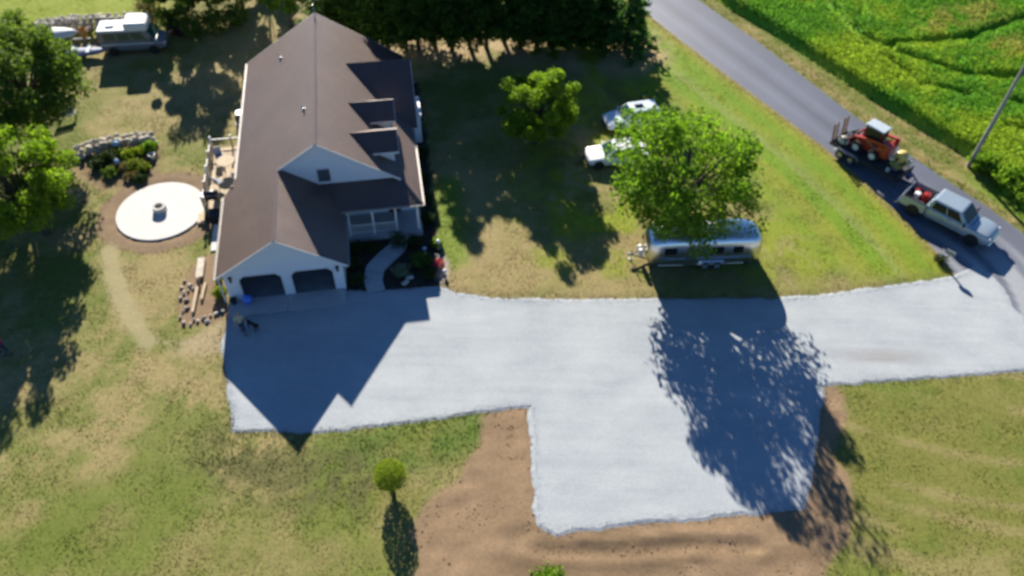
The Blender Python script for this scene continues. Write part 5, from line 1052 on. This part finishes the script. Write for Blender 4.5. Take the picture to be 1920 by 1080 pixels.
# ================================================================== SMALL THINGS
M_STONE = mat('field_stone', (.36, .33, .29), rough=.95, var=.35, scale=2.5, bump=.4, bscale=9)
M_STONE2 = mat('pale_stone', (.50, .455, .38), rough=.95, var=.25, scale=2.5, bump=.4, bscale=9)
rk = random.Random(4); ROCKS = []
for k in range(7):
    m_ = MB().ball((0, 0, 0), 1.0, 8, 6, jit=.17, sq=(1, rk.uniform(.65, .9), rk.uniform(.5, .72)), rnd=rk).mesh('stone', False); m_.materials.append(M_STONE if k % 3 else M_STONE2); ROCKS.append(m_)
def stone(parent, p, s, nm='stone'):
    o = link(nm, rk.choice(ROCKS), None, parent); o.location = p; o.scale = (s * rk.uniform(.85, 1.2), s * rk.uniform(.85, 1.2), s * rk.uniform(.85, 1.15)); o.rotation_euler = (rk.uniform(-.4, .4), rk.uniform(-.4, .4), rk.uniform(0, 6.3)); return o
def stone_wall(label, line, h, sz, seed, thick=.55, cat='stone wall', lim=150):
    rk.seed(seed); L_ = resample(line, 60); d = np.r_[0, np.cumsum(np.linalg.norm(np.diff(L_, axis=0), axis=1))]; c0 = L_[30]
    t = thing('stone_wall', label, cat, (c0[0], c0[1], 0)); n = 0; rows = max(2, int(h / (sz * .85)))
    for r in range(rows):
        for side in (-1, 1):
            s = rk.uniform(0, sz)
            while s < d[-1]:
                i = np.searchsorted(d, s); i = min(max(i, 1), 59); p = L_[i]; tg = L_[i] - L_[i - 1]; tg = tg / np.linalg.norm(tg); nn = np.array([-tg[1], tg[0]])
                hh = h * (0.75 + .5 * float(vnoise(s * .6, seed, 7))); z = sz * .45 + r * sz * .8
                if z < hh and n < lim:
                    q = p + nn * side * thick * (.5 - r / rows * .22) * rk.uniform(.7, 1.1); stone(t, (q[0] - c0[0], q[1] - c0[1], z), sz * rk.uniform(.5, .78)); n += 1
                s += sz * rk.uniform(.95, 1.35)
    return t
stone_wall('pale topped fieldstone wall above the garden and round patio', [g2(148, 292), g2(180, 281), g2(215, 272), g2(250, 268), g2(293, 266)], 1.05, .42, 21, .8, lim=230)
stone_wall('long dark stone wall behind the camper van and boats', [g2(78, 66), g2(130, 57), g2(190, 53), g2(262, 50)], 1.5, .52, 22, .8, lim=230)
rk.seed(9)
sb = thing('stone_border', 'row of loose pale stones edging the soil left of the garage', 'stones', H(-2.6, 0))
o0 = H(-2.6, 0)
for px, py in ((346, 528), (341, 540), (353, 546), (345, 551), (357, 536), (339, 560), (350, 563), (362, 542), (343, 585), (351, 578), (338, 596), (345, 606), (358, 609), (371, 603), (383, 597), (395, 592), (406, 589), (418, 584), (364, 600), (389, 604)):
    p = gp(px, py); stone(sb, (p[0] - o0[0], p[1] - o0[1], .07), rk.uniform(.10, .18))
te = thing('timber_edging', 'pale landscape timbers laid beside the garage wall', 'timbers', HO, HOUSE_A)
for a, b, w_, z in (((-2.03, 1.78), (-2.15, -.7), .085, .12), ((-1.6, 1.7), (-1.72, .3), .075, .09)):
    d = Vector((b[0] - a[0], b[1] - a[1], 0)); c = Vector((a[0] + b[0], a[1] + b[1], 0)) / 2
    MB().box((c.x, c.y, z), (w_ * 2, d.length, .18), rot=(0, 0, math.atan2(d.y, d.x) - math.pi / 2), ch=.02).build('timber', M_WOOD, te)
MB().box((-2.02, 3.05, .16), (.46, 1.75, .14), ch=.03).build('stone_slab', M_STONE2, te); MB().b2(-2.12, -1.94, 1.86, 2.06, -.05, .45, ch=.02).build('timber_post', M_WOOD, te)
# fire pit ring on the patio
fp = thing('fire_pit', 'round pale stone fire pit in the middle of the concrete patio', 'fire pit', (DISC_C[0] - .05, DISC_C[1] + .02, .062))
for r in range(2):
    for k in range(14):
        a0, a1 = 2 * math.pi * (k + r * .5) / 14 + .012, 2 * math.pi * (k + 1 + r * .5) / 14 - .012; z0, z1 = r * .19, r * .19 + .185
        vv = [(q * math.cos(a), q * math.sin(a), z) for z in (z0, z1) for q, a in ((.27, a0), (.46, a0), (.46, a1), (.27, a1))]
        MB().add(vv, [(3, 2, 1, 0), (4, 5, 6, 7), (0, 1, 5, 4), (1, 2, 6, 5), (2, 3, 7, 6), (3, 0, 4, 7)]).build('block', mat('pale_block', (.50, .49, .46), rough=.9, var=.12, scale=4), fp)
MB().lathe([(.02, .02), (.265, .02), (.265, .04), (.02, .05)], n=18).build('ash_bed', M_DARK, fp)
# utility pole
pb = gp(1815, 312); up = thing('utility_pole', 'tall grey wooden utility pole at the edge of the crop field', 'utility pole', pb)
MB().tube([(0, 0, -.3), (.02, 0, 4), (0, .02, 10.5)], [.16, .14, .10], 12).build('shaft', mat('weathered_pole', (.30, .285, .25), rough=.9, var=.3, scale=8, stretch=(1, 1, .12)), up); MB().box((0, 0, 9.9), (.1, 2.0, .12)).build('crossarm', M_WOOD, up)
for y in (-.9, -.35, .9): MB().lathe([(.03, 0), (.06, .02), (.04, .08), (.06, .12), (.02, .16)], n=8, c=(0, y, 9.96)).build('insulator', M_STEEL, up)
# mailbox
mbx = thing('mailbox', 'grey mailbox on a thin post at the driveway corner', 'mailbox', gp(1769, 496), RDIR + math.pi / 2)
MB().b2(-.05, .05, -.05, .05, -.1, 1.0).build('post', M_WOOD, mbx)
MB().wall([(-.11, 1.0), (.11, 1.0), (.11, 1.16), (.08, 1.23), (0, 1.26), (-.08, 1.23), (-.11, 1.16)], -.3, .28).build('box', mat('grey_green_metal', (.20, .235, .225), rough=.45, metal=.3), mbx); MB().wall([(-.1, 1.01), (.1, 1.01), (.1, 1.16), (.07, 1.22), (0, 1.245), (-.07, 1.22), (-.1, 1.16)], -.325, -.302).build('door', M_STEEL, mbx)
MB().b2(.112, .125, -.2, -.16, 1.08, 1.3).build('flag', M_RED, mbx)
shrub('corner_bush', 'dark low bush beside the mailbox post', g2(1762, 490), .42, .45, M_DSHRUB, n=420, leaf=.13, seed=301)
# globes and ornaments
def globe(name, label, p, r, m, stand=True, h=.3):
    t = thing(name, label, 'ornament', p); MB().ball((0, 0, h + r), r, 14, 10).build('globe', m, t, smooth=True); MB().lathe([(r * .9, 0), (r * .7, .03), (r * .35, h * .6), (r * .6, h), (r * .62, h + .03)], n=12).build('stand', M_STONE2, t)
M_GLOBE = mat('white_globe', (.80, .80, .78), rough=.2, var=.03, coat=.5); M_BGLOBE = mat('blue_globe', (.24, .40, .58), rough=.15, var=.05, coat=.5)
globe('garden_globe', 'white globe among green leaves at the corner of the front bed', (*H(13.15, 2.75), 0), .15, M_GLOBE, h=.45)
globe('garden_globe', 'white globe on the gravel bed nearest the driveway', (*H(13.3, .3), 0), .13, M_GLOBE, h=.2)
globe('garden_globe', 'pale globe in the shaded middle of the right hand bed', (*H(12.2, 2.4), 0), .14, M_BGLOBE, h=.3)
globe('blue_ornament', 'blue garden globe in the shadow below the stone wall', (*g2(222, 281), 0), .26, M_BGLOBE, h=.25)
globe('blue_ornament', 'pale blue garden globe among the yellow green garden plants', (*g2(223, 313), 0), .19, M_BGLOBE, h=.3)
po = thing('flower_pot', 'white rimmed pot at the right end of the garden', 'pot', (*g2(287, 297), 0)); MB().lathe([(.02, 0), (.16, 0), (.24, .34), (.26, .35), (.26, .4), (.21, .4), (.2, .34), (.02, .33)], n=16).build('pot_body', M_PVC, po); MB().lathe([(.02, .345), (.19, .345), (.02, .36)], n=12).build('soil', M_DARK, po)
po = thing('flower_pot', 'black pot standing among the pink flowers by the drive', 'pot', (*H(12.85, 1.65), 0)); MB().lathe([(.02, 0), (.15, 0), (.22, .3), (.24, .31), (.24, .35), (.19, .35), (.18, .3), (.02, .29)], n=16).build('pot_body', M_BLACK, po); MB().lathe([(.02, .305), (.17, .305), (.02, .32)], n=12).build('soil', M_DARK, po)
po = thing('flower_pot', 'dark pot at the foot of the left garage pillar', 'pot', (*H(.28, -.28), .09)); MB().lathe([(.02, 0), (.14, 0), (.2, .3), (.22, .31), (.22, .35), (.17, .35), (.16, .3), (.02, .29)], n=16).build('pot_body', M_BLACK, po); MB().lathe([(.02, .305), (.15, .305), (.02, .32)], n=12).build('soil', M_DARK, po)
# blue ball lying at the garage door
bb = thing('blue_ball', 'big bright blue ball in front of the left garage door', 'ball', (*H(1.12, -.35), .092)); MB().ball((0, 0, .31), .31, 20, 14).build('ball_skin', mat('bright_blue_vinyl', (.06, .20, .78), rough=.3, var=.05, coat=.5), bb, smooth=True); MB().lathe([(.315, .29), (.318, .31), (.315, .33), (.312, .31)], n=24, closed=True).build('seam', mat('deep_blue_vinyl', (.04, .13, .55), rough=.4), bb)
for i, (x, y, rz, lb) in enumerate(((11.05, .35, .4, 'pale stepping stone in the bed nearest the drive'), (10.75, -.05, .9, 'pale stepping stone in the bed beside the walk entrance'))):
    q = thing('stepping_stone', lb, 'stone', (*H(x, y), 0), rz, 'stepping stones in the front bed'); MB().box((0, 0, .05), (.5, .3, .12), ch=.05).build('slab', M_STONE2, q)
# slate blue bench below the dark tree
be = thing('garden_bench', 'slate blue bench in the shade of the dark tree', 'bench', gp(128, 224), .6)
for k in range(4): MB().b2(-.7, .7, -.2 + k * .11, -.11 + k * .11, .42, .46).build('seat_slat', M_CUSH, be)
for k in range(3): MB().b2(-.7, .7, .25, .28, .55 + k * .13, .65 + k * .13).build('back_slat', M_CUSH, be)
for x in (-.6, .6): MB().b2(x - .03, x + .03, -.2, -.14, 0, .42).b2(x - .03, x + .03, .2, .249, 0, .92).b2(x - .03, x + .03, -.14, .2, .36, .415).build('leg_frame', M_BLACK, be)

# ---------------------------------------------------------------- people and the dog
M_SKIN = mat('skin', (.52, .33, .25), rough=.55, var=.06)
def skinned(name, V, E_, rad, m, parent, root=0, sub=2):
    me = bpy.data.meshes.new(name); me.from_pydata([tuple(v) for v in V], E_, []); me.materials.append(m)
    o = bpy.data.objects.new(name, me); COL.objects.link(o); o.parent = parent
    md = o.modifiers.new('skin', 'SKIN'); md.use_smooth_shade = True
    for i, r in enumerate(rad):
        sv = me.skin_vertices[0].data[i]; sv.radius = (r, r) if not isinstance(r, tuple) else r; sv.use_root = (i == root)
    s = o.modifiers.new('sub', 'SUBSURF'); s.levels = sub; s.render_levels = sub
    return o
def person(label, base, rz, shirt, pants, hair, stride=.22):
    t = thing('person', label, 'person', base, rz)
    J = dict(pelvis=(0, 0, .95), waist=(0, 0, 1.08), chest=(.01, 0, 1.32), neck=(.02, 0, 1.47), head0=(.035, 0, 1.56), head1=(.045, 0, 1.66), head2=(.04, 0, 1.72))
    V = []; E_ = []; Rr = []; ix = {}
    def add(k, p, r, par=None):
        ix[k] = len(V); V.append(p); Rr.append(r)
        if par is not None: E_.append((ix[par], ix[k]))
    add('pelvis', J['pelvis'], (.13, .15)); add('waist', J['waist'], (.11, .14), 'pelvis'); add('chest', J['chest'], (.12, .17), 'waist'); add('neck', J['neck'], .055, 'chest'); add('h0', J['head0'], (.085, .07), 'neck'); add('h1', J['head1'], (.10, .08), 'h0'); add('h2', J['head2'], (.07, .06), 'h1')
    legs, arms = [], []
    for s, f in ((1, 1), (-1, -1)):
        L = [('hip', (0, s * .09, .90), .085), ('knee', (f * stride * .55 + .03, s * .10, .50), .058), ('ankle', (f * stride - (.06 if f < 0 else 0), s * .10, .09), .038), ('toe', (f * stride + .15, s * .11, .035), .035)]
        pr = 'pelvis'
        for k, p, r in L: add(k + str(s), p, r, pr); pr = k + str(s)
        A = [('sh', (.01, s * .19, 1.40), .058), ('el', (-f * .08, s * .26, 1.14), .042), ('wr', (-f * .08 + .10, s * .26, .92), .03), ('palm', (-f * .08 + .13, s * .255, .85), (.02, .036))]
        pr = 'chest'
        for k, p, r in A: add(k + str(s), p, r, pr); pr = k + str(s)
        px, py, pz = A[-1][1]
        for q, ln in enumerate((.07, .08, .075, .06)):
            a = (px + .02 * (1.5 - q), py, pz - .035); add('f%d%d' % (q, s), (a[0], a[1], a[2]), .009, pr); add('g%d%d' % (q, s), (a[0] + .012, a[1] - s * .015, a[2] - ln * .8), .008, 'f%d%d' % (q, s))
        add('t%d' % s, (px + .045, py - s * .01, pz + .01), .010, pr); add('u%d' % s, (px + .065, py - s * .02, pz - .035), .008, 't%d' % s)
    body = skinned('body', V, E_, Rr, M_SKIN, t)
    # clothes: shirt over trunk and upper arms, trousers over hips and legs
    def sub_(keys, links, grow, name, m):
        idx_ = {k: i for i, k in enumerate(keys)}; return skinned(name, [V[ix[k]] for k in keys], [(idx_[a], idx_[b]) for a, b in links], [tuple(x + grow for x in (Rr[ix[k]] if isinstance(Rr[ix[k]], tuple) else (Rr[ix[k]],) * 2)) for k in keys], m, t)
    sub_(['waist', 'pelvis', 'chest', 'sh1', 'sh-1', 'el1', 'el-1'], [('pelvis', 'waist'), ('waist', 'chest'), ('chest', 'sh1'), ('chest', 'sh-1'), ('sh1', 'el1'), ('sh-1', 'el-1')], .022, 'shirt', shirt)
    sub_(['pelvis', 'hip1', 'hip-1', 'knee1', 'knee-1', 'ankle1', 'ankle-1'], [('pelvis', 'hip1'), ('pelvis', 'hip-1'), ('hip1', 'knee1'), ('hip-1', 'knee-1'), ('knee1', 'ankle1'), ('knee-1', 'ankle-1')], .018, 'trousers', pants)
    hr = MB().ball((.015, 0, 1.69), .112, 12, 8, sq=(1.02, .86, .86)).build('hair', hair, t, smooth=True)
    for s in (-1, 1):
        MB().ball((.135, s * .033, 1.655), .012, 6, 5).build('eye', M_BLACK, t); MB().ball((.03, s * .083, 1.64), .025, 6, 5, sq=(.7, .5, 1)).build('ear', M_SKIN, t)
        f = 1 if s > 0 else -1; MB().box((f * stride + .06, s * .105, .04), (.28, .10, .08), ch=.03).build('shoe', M_BLACK, t)
    MB().ball((.145, 0, 1.625), .018, 6, 5, sq=(1, .7, 1.3)).build('nose', M_SKIN, t); MB().box((.135, 0, 1.58), (.012, .05, .012)).build('mouth', mat('lips', (.35, .14, .12), rough=.5), t)
    return t
M_BEIGE = mat('beige_cotton', (.46, .41, .29), rough=.9); M_NAVY = mat('dark_denim', (.03, .045, .09), rough=.9); M_REDS = mat('red_cotton', (.55, .03, .035), rough=.9); M_HAIR = mat('brown_hair', (.06, .04, .025), rough=.7)
person('person in beige shirt and dark trousers walking on the shaded driveway', (*gp(457, 622)[:2], .022), R(-70), M_BEIGE, M_NAVY, mat('fair_hair', (.36, .29, .18), rough=.7))
person('person in a red shirt and dark jeans in tree shade at the left edge', (*gp(11, 664)[:2], 0), R(-20), M_REDS, M_NAVY, M_HAIR, .12)
M_FUR = mat('black_fur', (.012, .012, .013), rough=.9, bump=.4, bscale=60)
dg = thing('dog', 'black dog standing beside the person on the shaded driveway', 'dog', (*gp(476, 617)[:2], .022), R(-35))
V = [(0, 0, .50), (.22, 0, .50), (.34, 0, .52), (.44, 0, .64), (.52, 0, .71), (.66, 0, .67), (-.18, 0, .51), (-.30, 0, .50), (-.44, 0, .56), (-.58, 0, .70)]; E_ = [(0, 1), (1, 2), (2, 3), (3, 4), (4, 5), (0, 6), (6, 7), (7, 8), (8, 9)]; Rr = [(.10, .11), (.13, .13), (.11, .12), .075, .075, .035, .10, (.11, .10), .03, .015]
for s in (-1, 1):
    b_ = len(V); V += [(.30, s * .09, .36), (.27, s * .09, .20), (.29, s * .09, .03), (.34, s * .09, .02)]; E_ += [(2, b_), (b_, b_ + 1), (b_ + 1, b_ + 2), (b_ + 2, b_ + 3)]; Rr += [.05, .033, .028, .028]
    b_ = len(V); V += [(-.22, s * .10, .36), (-.37, s * .10, .20), (-.33, s * .10, .03), (-.28, s * .10, .02)]; E_ += [(7, b_), (b_, b_ + 1), (b_ + 1, b_ + 2), (b_ + 2, b_ + 3)]; Rr += [.07, .035, .027, .028]
    b_ = len(V); V += [(.48, s * .06, .78), (.45, s * .10, .72)]; E_ += [(4, b_), (b_, b_ + 1)]; Rr += [.025, .018]
skinned('body', V, E_, Rr, M_FUR, dg)
MB().lathe([(.082, -.015), (.088, 0), (.082, .015)], n=14).build('collar', M_REDS, dg); dg.children[-1].location = (.425, 0, .62); dg.children[-1].rotation_euler = (0, R(45), 0)

# ---------------------------------------------------------------- loose gravel along the drive edges and clods on the bare soil
def pebbles(name, P, S, col, m, label, cat, rng=np.random.default_rng(5)):
    n = len(P); O = np.array([[1, 0, 0], [-1, 0, 0], [0, 1, 0], [0, -1, 0], [0, 0, .7], [0, 0, -.5]]); a = rng.uniform(0, 6.3, n); c, s = np.cos(a), np.sin(a)
    V = O[None] * (S[:, None, None] * rng.uniform(.7, 1.3, (n, 6, 1))); x = V[..., 0] * c[:, None] - V[..., 1] * s[:, None]; y = V[..., 0] * s[:, None] + V[..., 1] * c[:, None]; V = np.stack([x, y, V[..., 2]], -1) + P[:, None]
    F0 = np.array([[0, 2, 4], [2, 1, 4], [1, 3, 4], [3, 0, 4], [2, 0, 5], [1, 2, 5], [3, 1, 5], [0, 3, 5]]); F = (F0[None] + (np.arange(n) * 6)[:, None, None]).reshape(-1, 3)
    o = npmesh(name, V.reshape(-1, 3), F, m, col=np.repeat(col, 6, 0)); tag(o, label, cat, kind='stuff')
P = np.array(DRIVE); pts = []
for i in range(len(P)):
    a, b = P[i], P[(i + 1) % len(P)]; L_ = np.linalg.norm(b - a); k = int(L_ * 90); t_ = RNG.random(k)[:, None]; e = (b - a) / (L_ + 1e-9); nn = np.array([e[1], -e[0]]); pts.append(a + (b - a) * t_ + nn * (RNG.normal(size=(k, 1)) * .16))
pts = np.concatenate(pts); _lx, _ly = toH(pts[:, 0], pts[:, 1]); ok = ~((_lx > -.2) & (_lx < 7.2) & (_ly > -1.35)); ok &= inview(pts[:, 0], pts[:, 1]); pts = pts[ok]
ins = sdist(pts[:, 0], pts[:, 1], DRIVE) < 0
pebbles('loose_gravel', np.c_[pts, np.where(ins, .022, .004)], RNG.uniform(.010, .026, len(pts)), np.array([.36, .385, .43]) * RNG.uniform(.7, 1.2, (len(pts), 1)), attrmat('gravel_stone', fine=.1, bump=0), 'loose gravel scattered along the edges of the drive', 'gravel')
n = 16000; cx = RNG.uniform(-8, 22, n); cy = RNG.uniform(13, 30, n); ok = (sdist(cx, cy, DIRT) < -.05) & (sdist(cx, cy, DRIVE) > .1) & (fbm(cx, cy, 1.4, 3, 19) > .47); cx, cy = cx[ok], cy[ok]
pebbles('soil_clods', np.c_[cx, cy, np.full(len(cx), -.005)], RNG.uniform(.015, .065, len(cx)) * RNG.random(len(cx)), C_DIRT * RNG.uniform(.75, 1.15, (len(cx), 1)), attrmat('soil_clod', fine=.1, bump=0), 'crumbly clods on the bare brown soil', 'soil')
import OpenImageIO as oiio, numpy as np, sys
a=oiio.ImageBuf('/workdir/render_main.png').get_pixels(oiio.FLOAT)[...,:3]
s=a.shape[1]/1920
for n,x,y in [l.split(',') for l in '''gravel sun,900,650
gravel shade,550,650
tree shade gravel,1400,720
roof lit L,500,250
roof lit R,640,120
roof shade porch,660,370
dormer shade,720,150
gable white,640,310
garage front,520,490
grass shade,950,350
lawn R,1000,500
lawn LL,200,750
lawn bottom L,300,1000
lawn BR,1750,850
strip road,1400,250
field,1550,60
dirt,930,900
asphalt,1450,140
disc,320,370
tree lit,1300,280
maple,60,300
field2,1800,230'''.split('\n')]:
    x=int(float(x)*s);y=int(float(y)*s); p=a[y-4:y+5,x-4:x+5].mean((0,1))*255; print(n,p.round().astype(int))
